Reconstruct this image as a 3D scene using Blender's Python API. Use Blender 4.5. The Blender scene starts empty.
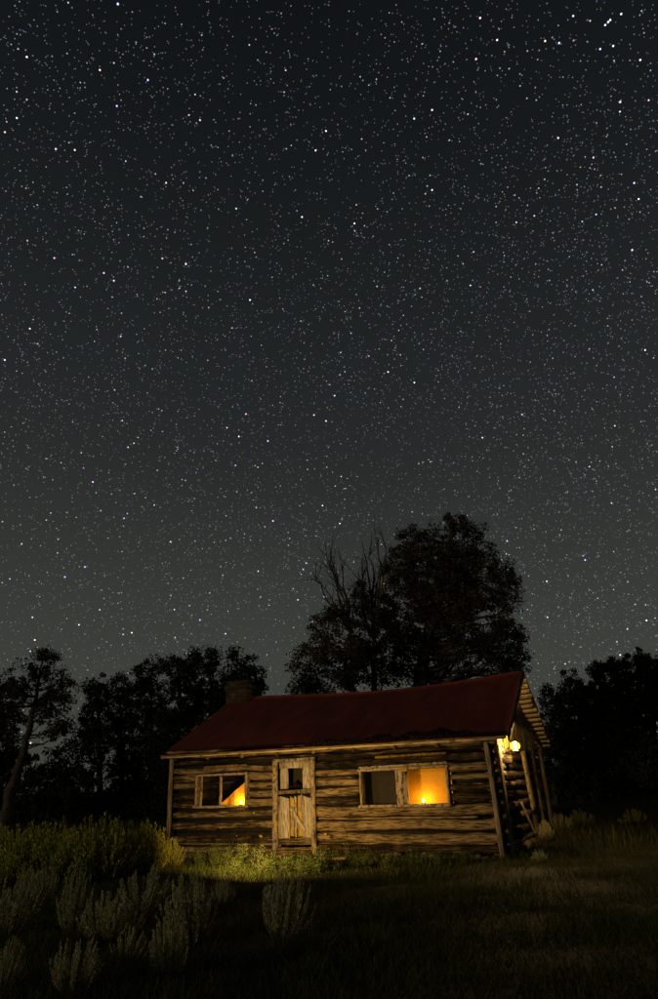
import bpy, math, random
import numpy as np
from mathutils import Matrix, Vector

S = bpy.context.scene
C = S.collection

# ------------------------------------------------------------------ camera
CAM_H, PITCH, ROLL, LENS = 1.2, 23.374, -2.102, 23.65
p, r = math.radians(PITCH), math.radians(ROLL)
R0 = Vector((1, 0, 0)); U0 = Vector((0, -math.sin(p), math.cos(p))); F0 = Vector((0, math.cos(p), math.sin(p)))
RV = math.cos(r) * R0 + math.sin(r) * U0
UV = -math.sin(r) * R0 + math.cos(r) * U0
CAMLOC = Vector((0, 0, CAM_H))
cd = bpy.data.cameras.new('camera'); cam = bpy.data.objects.new('camera', cd); C.objects.link(cam)
cam.matrix_world = Matrix(((RV.x, UV.x, -F0.x, 0), (RV.y, UV.y, -F0.y, 0), (RV.z, UV.z, -F0.z, CAM_H), (0, 0, 0, 1)))
cd.sensor_fit = 'VERTICAL'; cd.sensor_height = 36; cd.lens = LENS
cd.clip_start = 0.05; cd.clip_end = 9000
S.camera = cam
FPX = LENS / 36 * 999

# ------------------------------------------------------------------ world: clear night, faint airglow brighter towards the horizon
MOON_EL, MOON_AZ = 9.0, 232.0        # low light behind the camera, a little to its left
w = bpy.data.worlds.new('World'); S.world = w; w.use_nodes = True
nt = w.node_tree; nt.nodes.clear(); N = nt.nodes; Lk = nt.links
out = N.new('ShaderNodeOutputWorld')
bg1 = N.new('ShaderNodeBackground'); bg2 = N.new('ShaderNodeBackground'); add = N.new('ShaderNodeAddShader')
sky = N.new('ShaderNodeTexSky'); sky.sky_type = 'NISHITA'; sky.sun_disc = False
sky.sun_elevation = math.radians(MOON_EL); sky.sun_rotation = math.radians(MOON_AZ)
bg1.inputs['Strength'].default_value = 0.0004
Lk.new(sky.outputs[0], bg1.inputs['Color'])
tc = N.new('ShaderNodeTexCoord'); sp = N.new('ShaderNodeSeparateXYZ'); cr = N.new('ShaderNodeValToRGB')
Lk.new(tc.outputs['Generated'], sp.inputs[0])
nz = N.new('ShaderNodeTexNoise'); nz.inputs['Scale'].default_value = 1.6; nz.inputs['Detail'].default_value = 3
Lk.new(tc.outputs['Generated'], nz.inputs['Vector'])
mz = N.new('ShaderNodeMath'); mz.operation = 'MULTIPLY_ADD'; mz.inputs[1].default_value = 0.12; mz.inputs[2].default_value = -0.06
Lk.new(nz.outputs['Fac'], mz.inputs[0])
ad = N.new('ShaderNodeMath'); ad.operation = 'ADD'
Lk.new(sp.outputs['Z'], ad.inputs[0]); Lk.new(mz.outputs[0], ad.inputs[1]); Lk.new(ad.outputs[0], cr.inputs[0])
E = cr.color_ramp.elements
ramp = [(0.0, (.054, .056, .046)), (.16, (.052, .055, .046)), (.30, (.038, .041, .037)), (.45, (.0245, .0272, .0262)),
        (.62, (.0150, .0178, .0180)), (.78, (.0080, .0103, .0112)), (.90, (.0048, .0062, .0068)), (1.0, (.0035, .0045, .0055))]
E[0].position, E[0].color = ramp[0][0], (*ramp[0][1], 1)
E[1].position, E[1].color = ramp[-1][0], (*ramp[-1][1], 1)
for pos, c in ramp[1:-1]:
    e = E.new(pos); e.color = (*c, 1)
Lk.new(cr.outputs[0], bg2.inputs['Color']); bg2.inputs['Strength'].default_value = 0.92
Lk.new(bg1.outputs[0], add.inputs[0]); Lk.new(bg2.outputs[0], add.inputs[1]); Lk.new(add.outputs[0], out.inputs[0])

# ------------------------------------------------------------------ the one sun lamp, as weak moonlight
sl = bpy.data.lights.new('moonlight', 'SUN'); sl.energy = 0.43; sl.angle = math.radians(0.6); sl.color = (1.0, .86, .60)
so = bpy.data.objects.new('moonlight', sl); C.objects.link(so)
az, el = math.radians(MOON_AZ), math.radians(MOON_EL)
sdir = Vector((math.sin(az) * math.cos(el), math.cos(az) * math.cos(el), math.sin(el)))   # towards the light
so.rotation_euler = sdir.to_track_quat('Z', 'Y').to_euler()

S.view_settings.view_transform = 'Standard'; S.view_settings.look = 'None'
S.view_settings.exposure = 0; S.view_settings.gamma = 1; S.view_settings.use_curve_mapping = False
S.render.engine = 'CYCLES'
cy = S.cycles
cy.use_denoising = True
cy.max_bounces = 5; cy.diffuse_bounces = 3; cy.glossy_bounces = 2; cy.transparent_max_bounces = 12
cy.sample_clamp_indirect = 3.0; cy.caustics_reflective = False; cy.caustics_refractive = False

# ------------------------------------------------------------------ geometry of the place
YAW = math.radians(23.518)
UX = Vector((math.cos(YAW), -math.sin(YAW), 0)); WY = Vector((math.sin(YAW), math.cos(YAW), 0))
ORG = Vector((-4.295, 18.417, -0.311))        # foot of the cabin's front left corner
LEN, WID, HGT, RISE = 8.28, 6.88, 2.35, 1.72

def cab(x, y, z):                              # cabin coordinates to world
    return ORG + UX * x + WY * y + Vector((0, 0, z))

def ray(px, py):
    px, py = float(px), float(py)
    return F0 + (px - 329) / FPX * RV - (py - 499.5) / FPX * UV

def at(px, py, Y):                             # the place in the world at distance Y in that direction
    d = ray(px, py); return CAMLOC + d * float(Y / d.y)

def pxm(Y):                                    # metres covered by one photo pixel at distance Y
    return Y / math.cos(p) / FPX

def sstep(a, b, x):
    t = np.clip((x - a) / (b - a), 0, 1); return t * t * (3 - 2 * t)

def gz(x, y):
    x = np.asarray(x, float); y = np.asarray(y, float)
    z = -0.31 * sstep(3, 12, y)
    z = z + 0.035 * np.sin(x * .9 + 1.3) * np.cos(y * .7 + x * .2) * sstep(0, 4, y)
    z = z + 0.02 * np.sin(x * 2.3 + y * 1.1) + 0.015 * np.cos(x * 1.7 - y * 2.9 + .6)
    z = z + 0.25 * sstep(5.5, 14, x) * sstep(16, 30, y)
    z = z + 0.0025 * np.maximum(y - 45, 0)
    return z

def gpt(px, py):                               # where the ray meets the ground
    d = ray(px, py); t = 0.2
    for _ in range(60):
        P = CAMLOC + d * t
        h = P.z - float(gz(P.x, P.y))
        t += h / -d.z if d.z < 0 else 0
    return CAMLOC + d * t

# ------------------------------------------------------------------ helpers
rng = np.random.default_rng(7)

def tag(o, label=None, cat=None, group=None, kind=None):
    if label: o['label'] = label
    if cat: o['category'] = cat
    if group: o['group'] = group
    if kind: o['kind'] = kind
    return o

def empty(name, loc=(0, 0, 0), rz=0.0):
    o = bpy.data.objects.new(name, None); o.empty_display_size = .2
    o.location = loc; o.rotation_euler = (0, 0, rz); C.objects.link(o); return o

def copy_tree(o, parent=None):
    c = o.copy(); C.objects.link(c)
    c.parent = parent
    for ch in o.children: copy_tree(ch, c)
    return c

class MB:
    """collects pieces of ONE mesh; every vertex carries a 'tone' number"""
    def __init__(s): s.v = []; s.f = []; s.t = []; s.n = 0
    def add(s, v, f, tone=0.5):
        v = np.asarray(v, float).reshape(-1, 3)
        if not len(v): return
        s.v.append(v)
        s.t.append(np.broadcast_to(np.asarray(tone, float), (len(v),)) if np.ndim(tone) < 2 else tone)
        if isinstance(f, np.ndarray): s.f.append(f + s.n)
        else: s.f.append([[i + s.n for i in q] for q in f])
        s.n += len(v)
    def box(s, a, b, tone=0.5, M=None):
        x0, y0, z0 = a; x1, y1, z1 = b
        v = np.array([(x0, y0, z0), (x1, y0, z0), (x1, y1, z0), (x0, y1, z0), (x0, y0, z1), (x1, y0, z1), (x1, y1, z1), (x0, y1, z1)], float)
        if M is not None: v = np.array([list(M @ Vector(q)) for q in v])
        s.add(v, [[0, 3, 2, 1], [4, 5, 6, 7], [0, 1, 5, 4], [1, 2, 6, 5], [2, 3, 7, 6], [3, 0, 4, 7]], tone)
    def tube(s, pts, rad, k=6, tone=0.5, cap=True):
        pts = np.asarray(pts, float); n = len(pts); rad = np.broadcast_to(np.asarray(rad, float), (n,))
        d = np.gradient(pts, axis=0); d /= np.linalg.norm(d, axis=1)[:, None] + 1e-9
        up = np.array([0, 0, 1.]) if abs(d[0][2]) < .9 else np.array([1., 0, 0])
        V = []
        for i in range(n):
            a = np.cross(d[i], up); a /= np.linalg.norm(a) + 1e-9; b = np.cross(a, d[i])
            th = np.arange(k) * 2 * math.pi / k
            V.append(pts[i] + rad[i] * (np.cos(th)[:, None] * a + np.sin(th)[:, None] * b))
        F = []
        for i in range(n - 1):
            for j in range(k):
                F.append([i * k + j, i * k + (j + 1) % k, (i + 1) * k + (j + 1) % k, (i + 1) * k + j])
        if cap: F.append(list(range(k))[::-1]); F.append([(n - 1) * k + j for j in range(k)])
        s.add(np.concatenate(V), F, tone)
    def lathe(s, prof, c=(0, 0, 0), k=14, tone=.5):
        n = len(prof); th = np.arange(k) * 2 * math.pi / k; V = []
        for (rr, z) in prof:
            V.append(np.stack([c[0] + rr * np.cos(th), c[1] + rr * np.sin(th), np.full(k, c[2] + z)], 1))
        F = [[i * k + j, i * k + (j + 1) % k, (i + 1) * k + (j + 1) % k, (i + 1) * k + j] for i in range(n - 1) for j in range(k)]
        F.append(list(range(k))[::-1]); F.append([(n - 1) * k + j for j in range(k)])
        s.add(np.concatenate(V), F, tone)
    def quads(s, c, a, b, tone):
        """many quads: centre c, half axes a and b (n,3 each)"""
        n = len(c)
        V = np.stack([c - a, c - b * .9, c + a, c + b * .9], 1).reshape(-1, 3)
        s.add(V, np.arange(n * 4).reshape(n, 4), np.repeat(tone, 4))
    def blades(s, base, tip, side, tone):
        n = len(base); mid = (base * .45 + tip * .55) + (np.random.default_rng(n).normal(size=(n, 3)) * .004)
        V = np.stack([base - side, base + side, mid + side * .75, tip, mid - side * .75], 1).reshape(-1, 3)
        s.add(V, np.arange(n * 5).reshape(n, 5), np.repeat(tone, 5))
    def build(s, name, mat, parent=None, smooth=False):
        me = bpy.data.meshes.new(name)
        V = np.concatenate(s.v).astype(np.float32); T = np.concatenate(s.t).astype(np.float32)
        me.vertices.add(len(V)); me.vertices.foreach_set('co', V.ravel())
        loops = []; tot = []
        for f in s.f:
            if isinstance(f, np.ndarray): loops.append(f.ravel()); tot.append(np.full(len(f), f.shape[1]))
            else:
                loops.append(np.array([i for q in f for i in q])); tot.append(np.array([len(q) for q in f]))
        loops = np.concatenate(loops).astype(np.int32); tot = np.concatenate(tot).astype(np.int32)
        me.loops.add(len(loops)); me.loops.foreach_set('vertex_index', loops)
        me.polygons.add(len(tot)); st = np.concatenate([[0], np.cumsum(tot)[:-1]]).astype(np.int32)
        me.polygons.foreach_set('loop_start', st); me.polygons.foreach_set('loop_total', tot)
        if smooth: me.polygons.foreach_set('use_smooth', np.ones(len(tot), bool))
        me.update(calc_edges=True); me.validate()
        at_ = me.attributes.new('tone', 'FLOAT', 'POINT')
        if len(at_.data) == len(T): at_.data.foreach_set('value', T)
        me.materials.append(mat)
        o = bpy.data.objects.new(name, me); C.objects.link(o)
        if parent is not None: o.parent = parent
        return o

def noise1(seed, amp=1.0, f=1.0):
    g = np.random.default_rng(seed); ph = g.uniform(0, 6.28, 6); fr = f * g.uniform(.5, 4.5, 6); am = g.uniform(.3, 1, 6) / np.sqrt(fr / f) / 2.2 * amp
    return lambda t: sum(am[i] * np.sin(fr[i] * np.asarray(t) + ph[i]) for i in range(6))

SEED = [100]
def log_piece(mb, A, B, ry, rz, rough=1.0, square=3.2, tone=None, taper=0.0, bow=0.0):
    """a hewn, weathered log from A to B; ry and rz are the half sizes across"""
    SEED[0] += 1; sd = SEED[0]; g = np.random.default_rng(sd)
    A = np.array(A, float); B = np.array(B, float); L = np.linalg.norm(B - A); d = (B - A) / L
    up = np.array([0, 0, 1.]) if abs(d[2]) < .8 else np.array([0, -1., 0])
    sd_ = np.cross(d, up); sd_ /= np.linalg.norm(sd_); up = np.cross(sd_, d)
    n = max(4, int(L / .07)); k = 16; t = np.linspace(0, L, n)
    th = np.arange(k) * 2 * math.pi / k
    ct, st_ = np.cos(th), np.sin(th)
    rr = (np.abs(ct) ** square + np.abs(st_) ** square) ** (-1 / square)
    fy = [noise1(sd * 37 + j, .07 * rough, 2.2) for j in range(k)]
    w1, w2 = noise1(sd * 91, .012 * rough, .8), noise1(sd * 93, .012 * rough, .8)
    edge = noise1(sd * 95, .07 * rough, 3.0); ed2 = noise1(sd * 99, .035 * rough, 11.0)
    V = np.zeros((n, k, 3)); T = np.zeros((n, k)); tn = g.uniform(.05, .85) if tone is None else tone
    tv = noise1(sd * 97, .22, 1.5)
    for j in range(k):
        fj = fy[j](t) * .6 + .4 * fy[(j + 1) % k](t)
        low = 1 + ed2(t + j) + (edge(t) if st_[j] < -.3 else edge(t + 40) if st_[j] > .3 else 0)
        q = rr[j] * (1 + fj)
        tp = 1 - taper * t / L
        V[:, j] = A + d * t[:, None] + sd_ * (ct[j] * q * ry * tp + w1(t))[:, None] + up * (st_[j] * q * rz * tp * low + w2(t) + bow * np.sin(math.pi * t / L))[:, None]
        T[:, j] = tn + tv(t)
    V[0] += (d * (-.012) * g.uniform(0, 1)); V[-1] += d * .012
    F = [[i * k + j, i * k + (j + 1) % k, (i + 1) * k + (j + 1) % k, (i + 1) * k + j] for i in range(n - 1) for j in range(k)]
    F.append(list(range(k))[::-1]); F.append([(n - 1) * k + j for j in range(k)])
    mb.add(V.reshape(-1, 3), F, np.clip(T.reshape(-1), 0, 1))

def board(mb, A, B, wdt, thk, normal=(0, -1, 0), tone=None, rough=1.0, w2=None):
    """a rough sawn board from A to B, width wdt across, thickness thk along normal"""
    SEED[0] += 1; sd = SEED[0]; g = np.random.default_rng(sd)
    A = np.array(A, float); B = np.array(B, float); L = np.linalg.norm(B - A); d = (B - A) / L
    nn = np.array(normal, float); nn -= d * (nn @ d); nn /= np.linalg.norm(nn); s_ = np.cross(d, nn)
    n = max(3, int(L / .06)); t = np.linspace(0, L, n)
    e1, e2, bw = noise1(sd * 3, .006 * rough, 4), noise1(sd * 5, .006 * rough, 4), noise1(sd * 7, .004 * rough, 1.2)
    wv = wdt / 2 if w2 is None else (wdt + (w2 - wdt) * t / L) / 2
    V = np.zeros((n, 4, 3)); c = A + d * t[:, None] + nn * bw(t)[:, None]
    l = s_ * (wv + e1(t))[:, None]; rt = s_ * (wv + e2(t))[:, None]; h = nn * thk / 2
    V[:, 0] = c - l - h; V[:, 1] = c + rt - h; V[:, 2] = c + rt + h; V[:, 3] = c - l + h
    V[0, 1:3] += d * g.normal() * .012 * rough; V[-1, 1:3] += d * g.normal() * .02 * rough
    F = [[i * 4 + j, i * 4 + (j + 1) % 4, (i + 1) * 4 + (j + 1) % 4, (i + 1) * 4 + j] for i in range(n - 1) for j in range(4)]
    F.append([3, 2, 1, 0]); F.append([(n - 1) * 4 + j for j in range(4)])
    tn = g.uniform(.3, .75) if tone is None else tone
    mb.add(V.reshape(-1, 3), F, tn)

# ------------------------------------------------------------------ materials
def mat_base(name):
    m = bpy.data.materials.new(name); m.use_nodes = True; n = m.node_tree.nodes; n.clear()
    o = n.new('ShaderNodeOutputMaterial'); b = n.new('ShaderNodeBsdfPrincipled')
    m.node_tree.links.new(b.outputs[0], o.inputs[0]); b.inputs['Roughness'].default_value = .85
    b.inputs['Specular IOR Level'].default_value = .2
    return m, n, m.node_tree.links, b

def ramp_node(n, stops):
    c = n.new('ShaderNodeValToRGB'); e = c.color_ramp.elements
    e[0].position, e[0].color = stops[0][0], (*stops[0][1], 1); e[1].position, e[1].color = stops[-1][0], (*stops[-1][1], 1)
    for pp, cc in stops[1:-1]:
        q = e.new(pp); q.color = (*cc, 1)
    return c

def wood(name, scale, dark, mid, light, bump=.6, detail=1.0):
    """weathered wood; scale = (sx, sy, sz) of the grain noise, small along the grain"""
    m, n, l, b = mat_base(name)
    t = n.new('ShaderNodeTexCoord'); mp = n.new('ShaderNodeMapping'); mp.inputs['Scale'].default_value = scale
    l.new(t.outputs['Object'], mp.inputs[0])
    n1 = n.new('ShaderNodeTexNoise'); n1.inputs['Scale'].default_value = 1.0; n1.inputs['Detail'].default_value = 8; n1.inputs['Roughness'].default_value = .68; n1.inputs['Distortion'].default_value = .6
    l.new(mp.outputs[0], n1.inputs['Vector'])
    n2 = n.new('ShaderNodeTexNoise'); n2.inputs['Scale'].default_value = 3.1 * detail; n2.inputs['Detail'].default_value = 5
    l.new(t.outputs['Object'], n2.inputs['Vector'])
    a = n.new('ShaderNodeAttribute'); a.attribute_name = 'tone'
    mx = n.new('ShaderNodeMath'); mx.operation = 'MULTIPLY_ADD'; mx.inputs[1].default_value = .42
    l.new(a.outputs['Fac'], mx.inputs[0]); l.new(n1.outputs['Fac'], mx.inputs[2])
    m2 = n.new('ShaderNodeMath'); m2.operation = 'MULTIPLY_ADD'; m2.inputs[1].default_value = .45
    l.new(n2.outputs['Fac'], m2.inputs[0]); l.new(mx.outputs[0], m2.inputs[2])
    m3 = n.new('ShaderNodeMath'); m3.operation = 'ADD'; m3.inputs[1].default_value = -.42; l.new(m2.outputs[0], m3.inputs[0])
    c = ramp_node(n, [(.24, dark), (.44, mid), (.62, light), (.85, tuple(min(1, q * 1.25) for q in light))])
    l.new(m3.outputs[0], c.inputs[0])
    vk = n.new('ShaderNodeTexVoronoi'); vk.inputs['Scale'].default_value = 2.3; l.new(t.outputs['Object'], vk.inputs['Vector'])
    kr = n.new('ShaderNodeMapRange'); kr.inputs[1].default_value = .06; kr.inputs[2].default_value = .15; kr.inputs[3].default_value = .25; l.new(vk.outputs['Distance'], kr.inputs[0])
    km = n.new('ShaderNodeMix'); km.data_type = 'RGBA'; km.blend_type = 'MULTIPLY'; km.inputs[0].default_value = 1.0
    l.new(c.outputs[0], km.inputs[6]); l.new(kr.outputs[0], km.inputs[7]); l.new(km.outputs[2], b.inputs['Base Color'])
    # deep checks and cracks along the grain
    mp2 = n.new('ShaderNodeMapping'); mp2.inputs['Scale'].default_value = tuple(q * 1.7 for q in scale); l.new(t.outputs['Object'], mp2.inputs[0])
    n3 = n.new('ShaderNodeTexNoise'); n3.inputs['Scale'].default_value = 1.3; n3.inputs['Detail'].default_value = 3; l.new(mp2.outputs[0], n3.inputs['Vector'])
    rc = n.new('ShaderNodeMapRange'); rc.inputs[1].default_value = .36; rc.inputs[2].default_value = .46; l.new(n3.outputs['Fac'], rc.inputs[0])
    r2 = n.new('ShaderNodeMapRange'); r2.inputs[1].default_value = .34; r2.inputs[2].default_value = .43; r2.inputs[3].default_value = .22; l.new(n3.outputs['Fac'], r2.inputs[0])
    k2 = n.new('ShaderNodeMix'); k2.data_type = 'RGBA'; k2.blend_type = 'MULTIPLY'; k2.inputs[0].default_value = 1.0
    l.new(km.outputs[2], k2.inputs[6]); l.new(r2.outputs[0], k2.inputs[7]); l.new(k2.outputs[2], b.inputs['Base Color'])
    ma = n.new('ShaderNodeMath'); ma.operation = 'MULTIPLY_ADD'; ma.inputs[1].default_value = .5; l.new(n1.outputs['Fac'], ma.inputs[0]); l.new(rc.outputs[0], ma.inputs[2])
    bp = n.new('ShaderNodeBump'); bp.inputs['Strength'].default_value = bump; bp.inputs['Distance'].default_value = .035
    l.new(ma.outputs[0], bp.inputs['Height']); l.new(bp.outputs[0], b.inputs['Normal'])
    return m

def plain(name, col, rough=.85, var=.25, scale=8, bump=.0, metal=0, spec=.2):
    m, n, l, b = mat_base(name)
    t = n.new('ShaderNodeTexCoord'); nn = n.new('ShaderNodeTexNoise'); nn.inputs['Scale'].default_value = scale; nn.inputs['Detail'].default_value = 6
    l.new(t.outputs['Object'], nn.inputs['Vector'])
    c = ramp_node(n, [(.3, tuple(q * (1 - var) for q in col)), (.7, tuple(min(1, q * (1 + var)) for q in col))])
    l.new(nn.outputs['Fac'], c.inputs[0]); l.new(c.outputs[0], b.inputs['Base Color'])
    b.inputs['Roughness'].default_value = rough; b.inputs['Metallic'].default_value = metal; b.inputs['Specular IOR Level'].default_value = spec
    if bump:
        bp = n.new('ShaderNodeBump'); bp.inputs['Strength'].default_value = bump; bp.inputs['Distance'].default_value = .03
        l.new(nn.outputs['Fac'], bp.inputs['Height']); l.new(bp.outputs[0], b.inputs['Normal'])
    return m

def leafy(name, lo, hi, trans=.25):
    m, n, l, b = mat_base(name)
    o = [x for x in n if x.type == 'OUTPUT_MATERIAL'][0]
    a = n.new('ShaderNodeAttribute'); a.attribute_name = 'tone'
    c = ramp_node(n, [(0, lo), (1, hi)]); l.new(a.outputs['Fac'], c.inputs[0])
    n.remove(b); d = n.new('ShaderNodeBsdfDiffuse'); tr = n.new('ShaderNodeBsdfTranslucent'); mx = n.new('ShaderNodeMixShader'); mx.inputs[0].default_value = trans
    l.new(c.outputs[0], d.inputs[0]); l.new(c.outputs[0], tr.inputs[0]); l.new(d.outputs[0], mx.inputs[1]); l.new(tr.outputs[0], mx.inputs[2]); l.new(mx.outputs[0], o.inputs[0])
    return m

def emit(name, col, strength):
    m = bpy.data.materials.new(name); m.use_nodes = True; n = m.node_tree.nodes; n.clear()
    o = n.new('ShaderNodeOutputMaterial'); e = n.new('ShaderNodeEmission'); e.inputs[0].default_value = (*col, 1); e.inputs[1].default_value = strength
    m.node_tree.links.new(e.outputs[0], o.inputs[0]); return m

DK, MD, LT = (.008, .005, .003), (.055, .034, .015), (.28, .19, .085)
M = {}
M['log_x'] = wood('weathered_log_wood', (1.9, 17, 25), DK, MD, LT, .9)
M['log_y'] = wood('weathered_gable_log_wood', (16, 1.1, 22), DK, (.12, .085, .05), (.27, .2, .125), .9)
M['post'] = wood('weathered_post_wood', (26, 26, 1.6), (.03, .02, .012), (.12, .085, .05), (.28, .21, .13), .8)
M['frame'] = wood('frame_wood', (9, 9, 5.0), (.06, .042, .022), (.17, .125, .075), (.38, .29, .18), .7)
M['plank'] = wood('door_plank_wood', (30, 30, 1.8), (.10, .075, .05), (.28, .22, .15), (.50, .42, .30), .7)
M['ochre'] = wood('ochre_board_wood', (30, 30, 3), (.16, .09, .02), (.36, .21, .035), (.52, .33, .06), .4)
M['deck'] = wood('roof_deck_wood', (1.6, 2.2, 2.2), (.42, .30, .13), (.60, .45, .22), (.78, .62, .34), .3)
M['darkwood'] = wood('dark_interior_wood', (6, 6, 14), (.008, .006, .004), (.02, .014, .009), (.04, .03, .02), .4)
M['chink'] = plain('dark_chinking', (.022, .017, .012), var=.4, bump=.5)
M['light_leak'] = plain('yellow_light_leak', (.5, .31, .04), var=.2, scale=30, bump=.4)  # painted yellow for light leaking out from inside
M['stone'] = plain('foundation_stone', (.13, .105, .08), var=.45, scale=6, bump=.8)
M['cloth_orange'] = plain('amber_cloth', (.85, .41, .03), var=.1, scale=14, bump=.15)
M['cloth_grey'] = plain('grey_cloth', (.035, .029, .024), var=.12, scale=5, bump=.2)
M['iron'] = plain('dark_iron', (.05, .045, .04), rough=.55, var=.3, scale=20, metal=.6)
M['wax'] = plain('candle_wax', (.8, .68, .45), rough=.5, var=.05)
M['flame'] = emit('candle_flame', (1, .56, .10), 540)
M['globe'] = emit('lantern_globe', (1, .64, .22), 3400)
M['bark'] = wood('juniper_bark', (14, 14, 1.5), (.018, .015, .011), (.05, .04, .03), (.10, .08, .06), .9)
M['deadbark'] = wood('dead_branch_wood', (10, 10, 2), (.05, .04, .03), (.10, .085, .065), (.17, .145, .11), .5)
M['leaf'] = leafy('juniper_foliage', (.022, .021, .014), (.082, .073, .047), .15)
M['leaf2'] = leafy('dark_tree_foliage', (.012, .015, .010), (.045, .047, .030), .15)
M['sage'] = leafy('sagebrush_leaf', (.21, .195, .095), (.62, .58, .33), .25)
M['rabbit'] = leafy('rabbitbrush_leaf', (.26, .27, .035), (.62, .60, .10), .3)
M['weed'] = leafy('weed_leaf', (.05, .08, .014), (.20, .27, .055), .35)
M['grass'] = leafy('grass_blade', (.030, .036, .010), (.11, .115, .035), .3)
M['litter'] = leafy('needle_litter', (.012, .008, .005), (.04, .028, .018), .05)
M['twig'] = plain('shrub_twig', (.10, .08, .055), var=.3)

# glass that mostly lets one look through
mg = bpy.data.materials.new('dusty_window_glass'); mg.use_nodes = True; n = mg.node_tree.nodes; n.clear()
o_ = n.new('ShaderNodeOutputMaterial'); tr_ = n.new('ShaderNodeBsdfTransparent'); gl_ = n.new('ShaderNodeBsdfGlossy'); df_ = n.new('ShaderNodeBsdfDiffuse'); df_.inputs[0].default_value = (.4, .36, .3, 1)
gl_.inputs['Roughness'].default_value = .04; mx_ = n.new('ShaderNodeMixShader'); mx_.inputs[0].default_value = 0.0; m2_ = n.new('ShaderNodeMixShader'); m2_.inputs[0].default_value = .008
tr_.inputs[0].default_value = (.93, .93, .9, 1)
k_ = mg.node_tree.links; k_.new(tr_.outputs[0], mx_.inputs[1]); k_.new(gl_.outputs[0], mx_.inputs[2]); k_.new(mx_.outputs[0], m2_.inputs[1]); k_.new(df_.outputs[0], m2_.inputs[2]); k_.new(m2_.outputs[0], o_.inputs[0])
M['glass'] = mg
mg = bpy.data.materials.new('smoky_lantern_glass'); mg.use_nodes = True; n = mg.node_tree.nodes; n.clear(); k_ = mg.node_tree.links
o_ = n.new('ShaderNodeOutputMaterial'); tr_ = n.new('ShaderNodeBsdfTransparent'); tl_ = n.new('ShaderNodeBsdfTranslucent'); tl_.inputs[0].default_value = (.9, .52, .12, 1); mx_ = n.new('ShaderNodeMixShader'); mx_.inputs[0].default_value = .012
k_.new(tr_.outputs[0], mx_.inputs[1]); k_.new(tl_.outputs[0], mx_.inputs[2]); k_.new(mx_.outputs[0], o_.inputs[0]); M['lampglass'] = mg

# red roof sheets: faded paint, faint seams, rust
m, n, l, b = mat_base('red_roof_sheet')
t = n.new('ShaderNodeTexCoord'); n1 = n.new('ShaderNodeTexNoise'); n1.inputs['Scale'].default_value = 1.1; n1.inputs['Detail'].default_value = 9; n1.inputs['Roughness'].default_value = .7
mp = n.new('ShaderNodeMapping'); mp.inputs['Scale'].default_value = (2.4, .7, .7); l.new(t.outputs['Object'], mp.inputs[0]); l.new(mp.outputs[0], n1.inputs['Vector'])
c = ramp_node(n, [(.28, (.045, .015, .011)), (.48, (.105, .020, .014)), (.72, (.145, .030, .020))]); l.new(n1.outputs['Fac'], c.inputs[0]); l.new(c.outputs[0], b.inputs['Base Color'])
wv = n.new('ShaderNodeTexWave'); wv.wave_type = 'BANDS'; wv.bands_direction = 'X'; wv.inputs['Scale'].default_value = 2.0; wv.inputs['Distortion'].default_value = .15
l.new(t.outputs['Object'], wv.inputs['Vector']); bp = n.new('ShaderNodeBump'); bp.inputs['Strength'].default_value = .11; bp.inputs['Distance'].default_value = .02
l.new(wv.outputs['Fac'], bp.inputs['Height']); l.new(bp.outputs[0], b.inputs['Normal']); b.inputs['Roughness'].default_value = .75
M['roof'] = m

# chimney masonry
m, n, l, b = mat_base('chimney_masonry')
t = n.new('ShaderNodeTexCoord'); vo = n.new('ShaderNodeTexVoronoi'); vo.inputs['Scale'].default_value = 5.5; mp = n.new('ShaderNodeMapping'); mp.inputs['Scale'].default_value = (1, 1, 2.0)
l.new(t.outputs['Object'], mp.inputs[0]); l.new(mp.outputs[0], vo.inputs['Vector'])
ve = n.new('ShaderNodeTexVoronoi'); ve.feature = 'DISTANCE_TO_EDGE'; ve.inputs['Scale'].default_value = 5.5; l.new(mp.outputs[0], ve.inputs['Vector'])
c = ramp_node(n, [(0, (.03, .02, .014)), (.5, (.06, .038, .026)), (1, (.10, .07, .05))]); sx = n.new('ShaderNodeSeparateColor'); l.new(vo.outputs['Color'], sx.inputs[0]); l.new(sx.outputs[0], c.inputs[0])
rr_ = n.new('ShaderNodeMapRange'); rr_.inputs[1].default_value = 0; rr_.inputs[2].default_value = .10; l.new(ve.outputs['Distance'], rr_.inputs[0])
mm = n.new('ShaderNodeMix'); mm.data_type = 'RGBA'; mm.inputs[6].default_value = (.07, .06, .05, 1); l.new(rr_.outputs[0], mm.inputs[0]); l.new(c.outputs[0], mm.inputs[7]); l.new(mm.outputs[2], b.inputs['Base Color'])
bp = n.new('ShaderNodeBump'); bp.inputs['Strength'].default_value = .9; bp.inputs['Distance'].default_value = .04; l.new(rr_.outputs[0], bp.inputs['Height']); l.new(bp.outputs[0], b.inputs['Normal'])
M['chimney'] = m

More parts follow.
